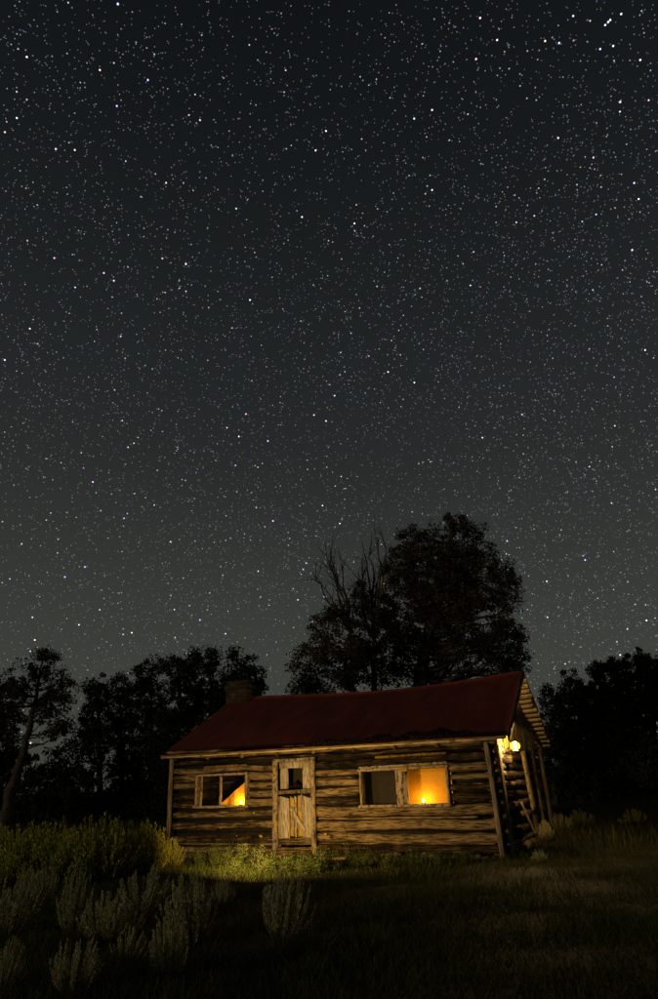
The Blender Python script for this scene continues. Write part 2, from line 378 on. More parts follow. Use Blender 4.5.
# bare dark soil
m, n, l, b = mat_base('dry_soil')
t = n.new('ShaderNodeTexCoord'); n1 = n.new('ShaderNodeTexNoise'); n1.inputs['Scale'].default_value = 1.2; n1.inputs['Detail'].default_value = 10; n1.inputs['Roughness'].default_value = .7; l.new(t.outputs['Object'], n1.inputs['Vector'])
c = ramp_node(n, [(.3, (.012, .010, .006)), (.5, (.026, .022, .013)), (.72, (.05, .043, .026))]); l.new(n1.outputs['Fac'], c.inputs[0]); l.new(c.outputs[0], b.inputs['Base Color'])
n2 = n.new('ShaderNodeTexNoise'); n2.inputs['Scale'].default_value = 9; n2.inputs['Detail'].default_value = 6; l.new(t.outputs['Object'], n2.inputs['Vector'])
bp = n.new('ShaderNodeBump'); bp.inputs['Strength'].default_value = .6; bp.inputs['Distance'].default_value = .05; l.new(n2.outputs['Fac'], bp.inputs['Height']); l.new(bp.outputs[0], b.inputs['Normal'])
M['soil'] = m

# ------------------------------------------------------------------ ground
xs = np.concatenate([-np.geomspace(16, 2500, 26)[::-1], np.linspace(-15.6, 15.6, 140), np.geomspace(16, 2500, 26)])
ys = np.concatenate([-np.geomspace(6, 2500, 18)[::-1], np.linspace(-5, 40, 180), np.geomspace(41, 2500, 30)])
X, Y = np.meshgrid(xs, ys, indexing='ij'); Z = gz(X, np.clip(Y, -50, 400))
V = np.stack([X, Y, Z], -1).reshape(-1, 3); nx, ny = X.shape
I = np.arange(nx * ny).reshape(nx, ny)
F = np.stack([I[:-1, :-1], I[1:, :-1], I[1:, 1:], I[:-1, 1:]], -1).reshape(-1, 4)
mb = MB(); mb.add(V, F); g_ = mb.build('ground', M['soil'], smooth=True); tag(g_, kind='structure')

# ------------------------------------------------------------------ stars: part of the sky, far beyond everything
def star_mesh():
    g = np.random.default_rng(11); RD = 5200.0
    nS = 44000
    azm = g.uniform(-1.2, 1.2, nS * 3); ze = g.uniform(.02, .995, nS * 3)
    ce = np.sqrt(1 - ze ** 2)
    D = np.stack([np.sin(azm) * ce, np.cos(azm) * ce, ze], 1)
    # a loose band of denser sky, lower right, and uneven patches
    den = .66 + .34 * np.exp(-((D @ np.array([-.55, .35, .62])) / .42) ** 2)
    pch = .80 + .20 * np.sin(D[:, 0] * 9 + 2 * np.sin(D[:, 2] * 11)) * np.cos(D[:, 2] * 13 + 3 * D[:, 0])
    keep = g.uniform(size=len(D)) < den * pch * (1 - .45 * sstep(.55, .95, D[:, 2]))
    D = D[keep][:nS]; nS = len(D)
    u = g.uniform(size=nS)
    mag = np.minimum(.056 * (u + 1e-5) ** -.56, 2.2)                       # power law of brightness
    colv = g.uniform(size=nS)
    pal = np.array([(.95, .97, 1.0), (.68, .78, 1.0), (1.0, .90, .80), (1.0, .74, .60), (.55, .48, 1.0), (.95, .55, 1.0), (.85, 1., .95)])
    pick = np.searchsorted([.20, .50, .64, .74, .87, .95], colv)
    Cc = pal[pick]
    # the brightest ones where the photograph has them: (x, y, brightness, colour)
    B = [(118, 4, 14, (.55, .6, 1)), (56, 149, 7, (.6, .5, 1)), (27, 57, 3.5, (1, .75, .8)), (117, 106, 4, (.5, .5, 1)), (186, 264, 5, (1, .8, .8)), (104, 273, 5, (.6, .45, 1)),
         (480, 18, 6, (1, .6, .75)), (559, 43, 5, (.5, .6, 1)), (573, 16, 4, (.5, .65, 1)), (545, 41, 4, (1, .75, .6)), (476, 59, 4, (1, .6, .8)), (600, 49, 4, (.6, .65, 1)), (620, 102, 5, (.85, .7, 1)),
         (634, 183, 6, (.7, .5, 1)), (632, 250, 6, (.75, .6, 1)), (246, 414, 4, (.9, .4, 1)), (268, 441, 4, (.8, .45, 1)), (273, 521, 5.5, (1, .4, .9)), (302, 217, 4, (1, .75, .7)), (326, 131, 4, (1, .7, .9)),
         (93, 482, 4, (.85, .45, 1)), (85, 567, 4.5, (.5, .45, 1)), (65, 577, 4, (.6, .4, 1)), (200, 620, 5, (.6, .35, 1)), (432, 110, 3, (.9, .9, 1)), (314, 415, 3.5, (.8, .5, 1)), (558, 138, 3.5, (.8, .6, 1)),
         (432, 190, 3.5, (.8, .7, 1)), (497, 40, 3, (1, .9, .8)), (645, 350, 3.5, (1, .8, .9)), (585, 560, 3.5, (.7, .5, 1)), (507, 541, 4, (.55, .45, 1)), (620, 655, 5, (.8, .65, 1)), (17, 118, 3, (.7, .75, 1)),
         (148, 80, 3.5, (.5, .6, 1)), (75, 150, 3, (1, .6, .7)), (100, 70, 3, (1, .7, .6)), (5, 360, 3.5, (.7, .7, 1)), (35, 640, 3, (1, .7, .6)), (326, 421, 3.2, (1, .7, .6)), (388, 372, 3, (.9, .9, 1)),
         (608, 22, 3.5, (.7, .8, 1)), (621, 14, 3.5, (.8, .85, 1)), (605, 25, 3, (.8, .85, 1)), (613, 46, 3.5, (.8, .8, 1)), (640, 60, 3.5, (1, .85, .7)), (610, 20, 3, (.9, .9, 1)), (250, 300, 3, (.9, .9, 1))]
    BD = np.array([list(ray(a, b_).normalized()) for a, b_, _, _ in B]); Bm = np.array([q[2] for q in B]); Bc = np.array([q[3] for q in B])
    D = np.concatenate([D, BD]); mag = np.concatenate([mag, Bm]); Cc = np.concatenate([Cc, Bc])
    px = 1 / 672.0
    rad = px * np.clip(.42 + .21 * np.log10(mag / .1 + .2), .30, .92)   # angular radius
    lum = mag * .9 / (rad / px) ** 2 * .42
    lum = np.clip(lum, .04, 1.8)
    up = np.array([0, 0, 1.]); a = np.cross(D, up); a /= np.linalg.norm(a, axis=1)[:, None]; b2 = np.cross(D, a)
    n_ = len(D); k = 6; th = np.arange(k) * 2 * math.pi / k + .3
    P = D[:, None, :] + rad[:, None, None] * (np.cos(th)[None, :, None] * a[:, None, :] + np.sin(th)[None, :, None] * b2[:, None, :])
    P = P * RD + np.array(list(CAMLOC))
    me = bpy.data.meshes.new('sky'); nv = n_ * k
    me.vertices.add(nv); me.vertices.foreach_set('co', P.reshape(-1).astype(np.float32))
    me.loops.add(nv); me.loops.foreach_set('vertex_index', np.arange(nv, dtype=np.int32))
    me.polygons.add(n_); me.polygons.foreach_set('loop_start', np.arange(0, nv, k, dtype=np.int32)); me.polygons.foreach_set('loop_total', np.full(n_, k, np.int32))
    me.update(calc_edges=True)
    ca = me.attributes.new('starcol', 'FLOAT_COLOR', 'POINT')
    col = np.ones((n_, 4)); col[:, :3] = Cc * lum[:, None]
    ca.data.foreach_set('color', np.repeat(col, k, 0).astype(np.float32).ravel())
    m = bpy.data.materials.new('starlight'); m.use_nodes = True; n = m.node_tree.nodes; n.clear()
    o = n.new('ShaderNodeOutputMaterial'); e = n.new('ShaderNodeEmission'); at_ = n.new('ShaderNodeAttribute'); at_.attribute_name = 'starcol'
    m.node_tree.links.new(at_.outputs['Color'], e.inputs[0]); m.node_tree.links.new(e.outputs[0], o.inputs[0])
    m.cycles.emission_sampling = 'NONE'
    me.materials.append(m)
    ob = bpy.data.objects.new('sky', me); C.objects.link(ob); tag(ob, kind='structure')
star_mesh()

# ------------------------------------------------------------------ the log cabin
cabin = empty('log_cabin', ORG, -YAW)
tag(cabin, 'old log cabin with a dark red roof, stone chimney and glowing windows', 'cabin')

# front wall
Zc = [.02, .25, .50, .77, 1.02, 1.23, 1.44, 1.64, 1.84, 2.04, 2.20]
WL = (.66, 2.24, 1.06, 1.84); WR = (5.16, 7.30, .98, 1.80); DR = (2.98, 4.08, 0, 2.08)
mb = MB(); ch = MB()
g = random.Random(4)
for i in range(len(Zc) - 1):
    z0, z1 = Zc[i], Zc[i + 1]; zc = (z0 + z1) / 2
    cuts = []
    if z1 <= 2.05: cuts.append((DR[0], DR[1]))
    if 1.0 < zc < 1.84: cuts += [(WL[0], WL[1]), (WR[0], WR[1])]
    cuts.sort(); x = .02
    segs = []
    for a, b_ in cuts: segs.append((x, a)); x = b_
    segs.append((x, LEN - .02))
    for a, b_ in segs:
        h = (z1 - z0) / 2
        log_piece(mb, (a, .11 + g.uniform(-.02, .02), zc + g.uniform(-.02, .02)), (b_, .11 + g.uniform(-.02, .02), zc + g.uniform(-.025, .025)), .115, h * g.choice([.55, .66, .74, .82, .88]), 2.6, square=g.choice([3.0, 3.8, 5.0]))
        ch.box((a, .13, z0 - .01), (b_, .18, z1 + .01), .3)
# thin split poles wedged in the widest joints
for (a, b_, z) in [(4.1, 5.1, 1.25), (4.1, 5.1, 1.62), (2.28, 2.95, 1.45), (4.12, 8.1, .26), (2.3, 2.96, .98), (4.12, 7.8, .775), (.1, 2.9, .255)]:
    log_piece(mb, (a, .035, z), (b_, .03, z + g.uniform(-.02, .02)), .022, .02, .8, square=2)
fw = mb.build('log_wall', M['log_x'], cabin, smooth=True); fw['label'] = 'front wall of hewn logs with door and windows'
ch.build('chinking', M['chink'], fw)
# other walls
mb = MB(); ch = MB()
for i in range(len(Zc) - 1):
    z0, z1 = Zc[i] + g.uniform(-.03, .03), Zc[i + 1]
    segs = [(.06, WID - .05)]
    for a, b_ in segs:
        log_piece(mb, (LEN - .12, a, (z0 + z1) / 2), (LEN - .12, b_, (z0 + z1) / 2 + g.uniform(-.04, .04)), .13, (z1 - z0) / 2 * g.uniform(.82, .95), 1.9, square=2.1)
        ch.box((LEN - .17, a, z0 - .01), (LEN - .10, b_, z1 + .01), .3)
gw = mb.build('log_wall', M['log_y'], cabin, smooth=True); gw['label'] = 'end wall of rough round logs beside the lantern'
ch.build('chinking', M['chink'], gw)
mb = MB()
for i in range(len(Zc) - 1):
    log_piece(mb, (.12, .2, (Zc[i] + Zc[i + 1]) / 2), (.12, WID - .1, (Zc[i] + Zc[i + 1]) / 2), .13, (Zc[i + 1] - Zc[i]) / 2, 1.2)
mb.build('log_wall', M['log_y'], cabin, smooth=True)
mb = MB()
for i in range(len(Zc) - 1):
    log_piece(mb, (.1, WID - .12, (Zc[i] + Zc[i + 1]) / 2), (LEN - .1, WID - .12, (Zc[i] + Zc[i + 1]) / 2), .13, (Zc[i + 1] - Zc[i]) / 2 + .01, .8)
mb.build('log_wall', M['log_x'], cabin, smooth=True)
# eave log and its ends
mb = MB(); log_piece(mb, (-.2, .02, 2.335), (LEN + .12, .02, 2.25), .12, .095, 1.5, square=2.2, tone=.62)
mb.build('eave_beam', M['log_x'], cabin, smooth=True)
mb = MB(); log_piece(mb, (-.2, WID, 2.30), (LEN + .12, WID, 2.27), .12, .10, 1.2, square=2.2)
mb.build('eave_beam', M['log_x'], cabin, smooth=True)
# floor and dark ceiling
mb = MB(); mb.box((.2, .22, .02), (LEN - .25, WID - .25, .08)); mb.build('floor_boards', M['darkwood'], cabin)
mb = MB(); mb.box((.2, .24, 2.22), (LEN - .25, WID - .25, 2.27)); mb.build('ceiling_boards', M['darkwood'], cabin)

# gable boards (upright, uneven, with open gaps) at both ends
def gable(x, nrm, mat, ragged):
    mb = MB(); y = .15
    while y < WID - .15:
        wd = g.uniform(.14, .24); top = 2.35 + (RISE - .08) * (1 - abs(y + wd / 2 - WID / 2) / (WID / 2)) - .05
        bot = 2.22 - (g.uniform(0, .22) if ragged else 0)
        if top > bot + .12 and not (ragged and 2.9 < y < 3.7 and False):
            board(mb, (x, y + wd / 2, bot), (x + nrm * g.uniform(0, .02), y + wd / 2 + g.uniform(-.01, .01), top), wd - .012, .024, (nrm, 0, 0), rough=1.5)
        y += wd
    return mb.build('gable_boards', mat, cabin)
gable(LEN - .02, 1, M['post'], True)
gable(.02, -1, M['post'], False)
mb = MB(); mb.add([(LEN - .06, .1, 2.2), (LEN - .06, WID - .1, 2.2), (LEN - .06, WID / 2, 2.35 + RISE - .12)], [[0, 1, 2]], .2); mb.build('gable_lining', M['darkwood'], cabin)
mb = MB(); log_piece(mb, (LEN + .10, .75, 2.66), (LEN + .14, 6.9, 2.36), .05, .055, 1.3, square=2, bow=.16); mb.build('bowed_pole', M['log_y'], cabin, smooth=True)

# corner posts
def post(a, b_, ry, rz, mat='post', name='corner_post', tone=None, lab=None, rough=1.0, sq=3):
    mb = MB(); log_piece(mb, a, b_, ry, rz, rough, square=sq, tone=tone); o = mb.build(name, M[mat], cabin, smooth=True)
    if lab: o['label'] = lab
    return o
post((-.02, -.03, .0), (-.05, -.03, 2.22), .05, .045, tone=.6)
post((LEN - .02, -.10, -.02), (LEN - .10, -.10, 2.2), .05, .028, tone=.75, lab='thin pale board at the near corner')
post((LEN + .06, .36, -.05), (LEN + .05, .28, 2.24), .06, .17, tone=.45, lab='thick grey corner post', rough=1.2)
post((LEN + .08, WID + .02, .2), (LEN + .05, WID + .02, 2.2), .07, .12, tone=.6, lab='far corner post')
post((LEN + .10, 3.9, .75), (LEN + .08, 3.55, 2.10), .05, .20, tone=.9, name='wall_plank', mat='frame', lab='pale plank lit by the lantern')
post((LEN + .08, 4.25, -.05), (LEN + .07, 4.05, .95), .05, .24, tone=.3, name='wall_plank')
post((LEN + .10, 5.4, .1), (LEN + .07, 5.3, 2.2), .04, .10, tone=.4, name='wall_plank')
post((LEN + .35, 2.6, -.02), (LEN + .10, 2.2, .95), .03, .03, tone=.6, name='leaning_stick', sq=2)
for (y, z0, z1, t_) in [(1.55, 2.12, 2.92, .9), (1.82, 2.16, 3.05, .7), (2.1, 2.10, 3.2, .5)]:
    mb = MB(); board(mb, (LEN + .03, y, z0), (LEN + .03, y + .01, z1), .2, .025, (1, 0, 0), rough=2.5, tone=t_); mb.build('wall_plank', M['ochre'] if t_ > .6 else M['frame'], cabin)
# log ends poking out of the end wall
for (y, z, rr) in [(1.35, .35, .13), (1.4, .72, .12), (1.3, 1.12, .13), (1.35, 1.5, .12), (1.3, 1.86, .12)]:
    mb = MB(); log_piece(mb, (LEN - .1, y, z), (LEN + .16, y, z), rr, rr * .85, 1.6, square=2, tone=.08); mb.build('log_end', M['log_x'], cabin, smooth=True)

# roof: red sheets over a board deck
roof = empty('roof'); roof.parent = cabin
OG, OG2, OE = .33, .42, .14
sl_ = RISE / (WID / 2); zf = HGT - sl_ * OE + .05; zr = HGT + RISE + .05
def slope(mb, x0, x1, y0, z0, y1, z1, th, nx=60, ny=14, wav=0.012, seed=1):
    a, b2 = noise1(seed, wav, 1.3), noise1(seed + 5, wav, 1.1); e1, e2 = noise1(seed + 7, .018, 3.5), noise1(seed + 8, .02, 4)
    U, Vv = np.meshgrid(np.linspace(0, 1, nx), np.linspace(0, 1, ny), indexing='ij')
    Xx = x0 + (x1 - x0) * U; Yy = y0 + (y1 - y0) * Vv; Zz = z0 + (z1 - z0) * Vv + a(Xx * 1.2 + Vv * 2) + b2(Xx * .6 - Vv * 3) - .20 * np.sin(math.pi * U ** 1.25) * Vv ** 1.3
    Yy = Yy + np.where(Vv == 0, e1(Xx), 0) * (1 if y1 > y0 else -1); Xx = Xx + np.where(U == 1, e2(Vv * 4), 0) + np.where(U == 0, e2(Vv * 4 + 9), 0)
    T = np.stack([Xx, Yy, Zz], -1).reshape(-1, 3); Bt = T - np.array([0, 0, th]); I = np.arange(nx * ny).reshape(nx, ny); o = nx * ny
    q = np.stack([I[:-1, :-1], I[1:, :-1], I[1:, 1:], I[:-1, 1:]], -1).reshape(-1, 4)
    F = [list(map(int, r_)) for r_ in q] + [list(map(int, (r_ + o)[::-1])) for r_ in q]
    def rim(e): 
        for i in range(len(e) - 1): F.append([int(e[i]), int(e[i + 1]), int(e[i + 1] + o), int(e[i] + o)])
    rim(I[:, 0]); rim(I[::-1, -1]); rim(I[0, ::-1]); rim(I[-1, :])
    mb.add(np.concatenate([T, Bt]), F, .5)
mb = MB(); slope(mb, -OG, LEN + OG2, -OE, zf, WID / 2, zr, .02, seed=3); mb.build('roof_sheet', M['roof'], roof, smooth=False)
mb = MB(); slope(mb, -OG, LEN + OG2, WID + OE, zf, WID / 2, zr, .02, seed=3); mb.build('roof_sheet', M['roof'], roof, smooth=False)
# deck boards running across, seen at the overhang
for sgn in (0, 1):
    mb = MB(); nb = 16
    for i in range(nb):
        v0, v1 = i / nb, (i + .998) / nb
        ya, yb = (-OE + (WID / 2 + OE) * v0, -OE + (WID / 2 + OE) * v1) if sgn == 0 else (WID + OE - (WID / 2 + OE) * v0, WID + OE - (WID / 2 + OE) * v1)
        za, zb = zf + (zr - zf) * v0 - .055, zf + (zr - zf) * v1 - .055
        xe = LEN + OG2 - .02 + g.uniform(-.06, .03); xa = -OG + .03 + g.uniform(-.03, .03)
        tt = g.uniform(.5, .7)
        kx = 14; V8 = []
        for q in range(kx):
            uu = q / (kx - 1); xx = xa + (xe - xa) * uu; sg = .20 * math.sin(math.pi * uu ** 1.25)
            sa, sb = sg * v0 ** 1.3, sg * v1 ** 1.3
            V8 += [(xx, ya, za - sa), (xx, yb, zb - sb), (xx, yb, zb - .022 - sb), (xx, ya, za - .022 - sa)]
        mb.add(V8, [[4 * q + j, 4 * q + (j + 1) % 4, 4 * q + 4 + (j + 1) % 4, 4 * q + 4 + j] for q in range(kx - 1) for j in range(4)] + [[3, 2, 1, 0], [4 * kx - 4, 4 * kx - 3, 4 * kx - 2, 4 * kx - 1]], tt)
    mb.build('roof_deck', M['deck'], roof)
# verge boards and the thin drip edge
mb = MB(); board(mb, (-OG + .005, -OE, zf - .06), (-OG + .005, WID / 2, zr - .06), .09, .03, (-1, 0, 0), tone=.7); mb.build('verge_board', M['frame'], roof)
mb = MB(); board(mb, (LEN + OG2 - .015, -OE, zf - .075), (LEN + OG2 - .015, WID / 2, zr - .075), .16, .03, (1, 0, 0), tone=.15, rough=3); mb.build('verge_board', M['post'], roof)
mb = MB(); board(mb, (-OG, -OE - .012, zf - .035), (LEN + OG2 - .05, -OE - .012, zf - .035), .035, .014, (0, -1, 0), tone=.85); mb.build('drip_edge', M['log_x'], roof)
for i in range(9):
    x = .1 + i * 1.0; mb = MB(); log_piece(mb, (x, -OE + .03, zf - .13), (x, .5, zf - .13 + .64 * sl_), .04, .04, 1.2, square=2.5); mb.build('rafter', M['post'], roof, smooth=True)
mb = MB(); u = np.linspace(0, 1, 30); mb.tube(np.stack([-OG + (LEN + OG2 + OG) * u, np.full(30, WID / 2), zr - .01 - .20 * np.sin(math.pi * u ** 1.25)], 1), .035, 6); mb.build('ridge_cap', M['roof'], roof)
# fallen needles and rotten shingle bits caught along the eave
g2 = np.random.default_rng(5)
mb = MB()
for (x0, x1, hh) in [(3.9, 5.2, .22), (5.3, 6.1, .30), (6.15, 7.9, .42)]:
    n_ = int(5200 * (x1 - x0)); x = g2.uniform(x0, x1, n_); e = np.sin(np.clip((x - x0) / (x1 - x0), 0, 1) * math.pi) ** .5 * hh * (.75 + .25 * np.sin(x * 9))
    yy = -OE + np.abs(g2.normal(size=n_)) * .0 + g2.uniform(0, 1, n_) * e; zz = zf + (yy + OE) * sl_ + .02 + g2.uniform(0, .035, n_)
    c_ = np.stack([x, yy, zz], 1); a_ = g2.normal(size=(n_, 3)) * .022; b_ = g2.normal(size=(n_, 3)) * .012
    mb.quads(c_, a_, b_, g2.uniform(0, 1, n_))
o = mb.build('needle_litter', M['litter'], roof); o['kind'] = 'stuff'
# chimney
mb = MB(); cx0, cx1, cy0, cy1 = -.42, .32, 3.05, 3.75
for i in range(12):
    z0 = 3.12 + i * .122; q = .018 * g.uniform(-1, 1); q2 = .018 * g.uniform(-1, 1); ex = .05 if i == 10 else 0
    mb.box((cx0 + q - ex, cy0 + q2 - ex, z0), (cx1 + q2 + ex, cy1 + q + ex, z0 + .117), g.random())
mb.box((cx0 + .04, cy0 + .04, 3.1), (cx1 - .04, cy1 - .04, 4.56))
cm = mb.build('chimney', M['chimney'], cabin)

# windows -----------------------------------------------------------
def window(x0, x1, z0, z1, mull, lean=0.0, jl=.06):
    f = MB()
    board(f, (x0, -.015, z0 - .02), (x0 + lean, -.015, z1 + .02), jl, .05, rough=1.3, tone=.6)
    board(f, (x1, -.015, z0 - .02), (x1 + lean, -.015, z1 + .02), .06, .05, rough=1.3, tone=.65)
    board(f, (x0 - .05, -.022, z1), (x1 + .05, -.022, z1 + .01), .05, .05, rough=1.3, tone=.75)
    # deep reveals
    f.box((x0 - .02, .012, z0), (x0 + .012, .21, z1), .5); f.box((x1 - .012, .012, z0), (x1 + .02, .21, z1), .5); f.box((x0, .012, z1 - .02), (x1, .21, z1 + .012), .5)
    fr = f.build('window', M['frame'], cabin)
    s = MB(); board(s, (x0 - .06, -.03, z0 - .02), (x1 + .06, -.03, z0 - .03), .05, .09, rough=1.2, tone=.8); s.box((x0, .02, z0 - .04), (x1, .21, z0 - .004), .6); s.build('sill', M['frame'], fr)
    k = MB()
    for (mx, mw) in mull: board(k, (mx, -.005, z0), (mx, -.005, z1 - .02), mw, .045, rough=1.0, tone=.7)
    k.build('mullion', M['frame'], fr)
    xs_ = [x0] + [m_[0] for m_ in mull] + [x1]
    for i in range(len(xs_) - 1):
        gq = MB(); a, b_ = xs_[i] + .03, xs_[i + 1] - .03; gq.add([(a, .045, z0), (b_, .045, z0), (b_, .045, z1), (a, .045, z1)], [[0, 1, 2, 3]]); gq.build('pane', M['glass'], fr)
    return fr
w1 = window(.74, 2.20, 1.10, 1.80, [(1.46, .06)], jl=.05); w1['label'] = 'window with a candle behind its inner pane'
mb = MB(); board(mb, (.90, -.04, 1.06), (.92, -.05, 1.78), .06, .02, tone=.75); mb.build('shutter_strip', M['frame'], w1)
w2 = window(5.22, 7.24, 1.03, 1.76, [(6.20, .27)], jl=.05); w2['label'] = 'window with one amber pane and one dark pane'
mb = MB(); board(mb, (5.20, -.05, 1.81), (7.28, -.05, 1.84), .05, .03, tone=.7); mb.build('window_header', M['frame'], w2)
mb = MB(); board(mb, (5.6, -.02, 2.02), (7.3, -.02, 2.04), .05, .03, tone=.0); mb.build('wall_batten', M['ochre'], cabin)
mb = MB(); board(mb, (.95, -.02, 1.99), (2.2, -.02, 2.0), .045, .03, tone=.0); mb.build('wall_batten', M['ochre'], cabin)

# door ---------------------------------------------------------------
dr = MB()
board(dr, (3.04, -.04, -.02), (3.02, -.04, 2.06), .12, .09, rough=1.8, tone=.7)
board(dr, (4.03, -.04, .02), (4.03, -.04, 2.08), .10, .09, rough=1.8, tone=.6)
board(dr, (2.98, -.035, 2.06), (4.10, -.035, 2.06), .07, .08, rough=1.2, tone=.5)
df = dr.build('door_frame', M['frame'], cabin)
# upper half: three boards round a small opening
mb = MB()
board(mb, (3.25, .0, 1.42), (3.25, .0, 1.90), .21, .03, tone=.7, rough=1); board(mb, (3.85, .0, 1.42), (3.85, .0, 1.90), .21, .03, tone=.75)
board(mb, (3.12, -.01, 1.96), (3.96, -.01, 1.96), .16, .03, tone=.45); board(mb, (3.38, -.012, 1.90), (3.74, -.012, 1.895), .05, .03, tone=1)
mb.build('upper_door', M['plank'], cabin)
mb = MB(); board(mb, (3.08, -.03, 1.35), (3.98, -.03, 1.36), .09, .07, tone=.3, rough=1.5); mb.build('door_rail', M['frame'], cabin)
door = MB(); board(door, (3.56, .035, .34), (3.56, .035, 1.28), .80, .02, tone=.15, rough=.5)
door_o = door.build('lower_door', M['darkwood'], cabin); door_o['label'] = 'lower half door of loose upright planks'
for (x, wd, b_, t_, tn, mt, yy) in [(3.12, .07, .20, 1.26, .45, 'plank', -.01), (3.27, .24, .36, 1.27, .95, 'plank', -.015), (3.44, .10, .42, 1.26, .8, 'ochre', .012), (3.55, .055, .40, 1.27, .7, 'plank', -.005),
                              (3.655, .12, .40, 1.27, .75, 'ochre', .012), (3.70, .05, .9, 1.27, .45, 'plank', -.002), (3.85, .22, .37, 1.27, .8, 'plank', -.015)]:
    mb = MB(); board(mb, (x, yy, b_), (x + g.uniform(-.008, .008), yy, t_), wd, .022, rough=1.6, tone=tn); mb.build('plank', M[mt], door_o)  # ochre planks: candle light through the door gaps, put into board colour
mb = MB(); board(mb, (3.42, -.045, 1.02), (3.80, -.045, .52), .075, .025, rough=1.5, tone=.8); mb.build('brace', M['plank'], door_o)
mb = MB(); board(mb, (3.50, -.05, .62), (3.50, -.05, 1.0), .05, .022, rough=1.5, tone=.85); mb.build('brace', M['plank'], door_o)
mb = MB(); board(mb, (3.10, -.05, .30), (4.0, -.05, .32), .13, .05, tone=.55, rough=2.5); board(mb, (3.10, -.06, .16), (4.0, -.06, .17), .06, .06, tone=.6, rough=2); board(mb, (3.06, -.05, .05), (4.0, -.05, .07), .11, .08, tone=.65, rough=3)
mb.build('threshold', M['log_x'], cabin)
# yellow spots on frame and logs: inside light leaking out, painted as colour
spots = [(3.02, 1.86, .045, .05, -.095), (3.02, 1.68, .035, .04, -.095), (2.93, 1.76, .045, .016, -.02), (3.03, .72, .04, .05, -.095), (3.05, .58, .045, .035, -.095), (3.95, 1.63, .032, .035, -.03), (3.25, .88, .03, .035, -.035), (3.9, .62, .02, .02, -.035),
         (2.42, .92, .03, .03, -.02), (2.62, .42, .045, .028, -.03), (1.5, .60, .016, .014, -.03), (4.3, .45, .035, .03, -.03), (1.95, .43, .012, .012, -.02), (2.2, .2, .02, .02, -.03), (3.55, 1.06, .03, .04, -.06)]
for (x, z, a, b_, yy) in spots:
    mb = MB()
    k = 9; th = np.arange(k) * 6.283 / k; rr = 1 + g2.normal(size=k) * .18
    Vv = np.stack([x + a * rr * np.cos(th), np.full(k, yy), z + b_ * rr * np.sin(th)], 1); B2 = Vv.copy(); B2[:, 1] += .03
    mb.add(np.concatenate([Vv, B2]), [list(range(k))] + [[j, j + k, (j + 1) % k + k, (j + 1) % k] for j in range(k)], .5)
    mb.build('light_leak_patch', M['light_leak'], cabin)
# rubble footing
mb = MB(); g3 = np.random.default_rng(9)
def rock(mb, c, sx, sy, sz, g=g3):
    k, m_ = 9, 6; V_ = []; ph = g.uniform(0, 6, 4)
    for i in range(m_):
        v = math.pi * (i + .5) / m_
        for j in range(k):
            u = 2 * math.pi * j / k; f = 1 + .16 * math.sin(3 * u + ph[0] + v) + .12 * math.sin(2 * u - 2 * v + ph[1]) + g.normal() * .05
            V_.append((c[0] + sx * f * math.sin(v) * math.cos(u), c[1] + sy * f * math.sin(v) * math.sin(u), c[2] + sz * f * math.cos(v)))
    F_ = [[i * k + j, (i + 1) * k + j, (i + 1) * k + (j + 1) % k, i * k + (j + 1) % k] for i in range(m_ - 1) for j in range(k)]; F_.append(list(range(k))); F_.append([(m_ - 1) * k + j for j in range(k)][::-1])
    mb.add(V_, F_, g.uniform(0, 1))
for i in range(52):
    x = .05 + i * .16; rock(mb, (x, .08 + g3.uniform(-.10, .05), -.03 + g3.uniform(-.05, .03)), g3.uniform(.09, .16), g3.uniform(.09, .15), g3.uniform(.07, .12))
for i in range(38):
    rock(mb, (LEN + g3.uniform(-.1, .08), .1 + i * .18, -.02 + g3.uniform(-.05, .05)), .12, .13, .10)
mb.build('stone_footing', M['stone'], cabin)

# ---- things in and on the cabin ------------------------------------
def candle(loc, label):
    r_ = empty('candle', cab(*loc), -YAW); tag(r_, label, 'candle', 'candles burning in the cabin windows')
    s = MB(); s.lathe([(.045, 0), (.05, .008), (.048, .014), (.02, .016)]); s.build('saucer', M['iron'], r_, True)
    s = MB(); s.lathe([(.018, .014), (.019, .02), (.017, .026), (.012, .03)]); s.build('wax_stick', M['wax'], r_, True)
    s = MB(); s.lathe([(.004, .031), (.013, .040), (.017, .052), (.013, .072), (.006, .088), (.001, .10)]); s.build('flame', M['flame'], r_, True)
    return r_
candle((1.97, .13, 1.10), 'lit candle on the sill below a folded yellow curtain corner')
candle((6.62, .13, 1.03), 'lit candle on the sill in front of the plain amber cloth')

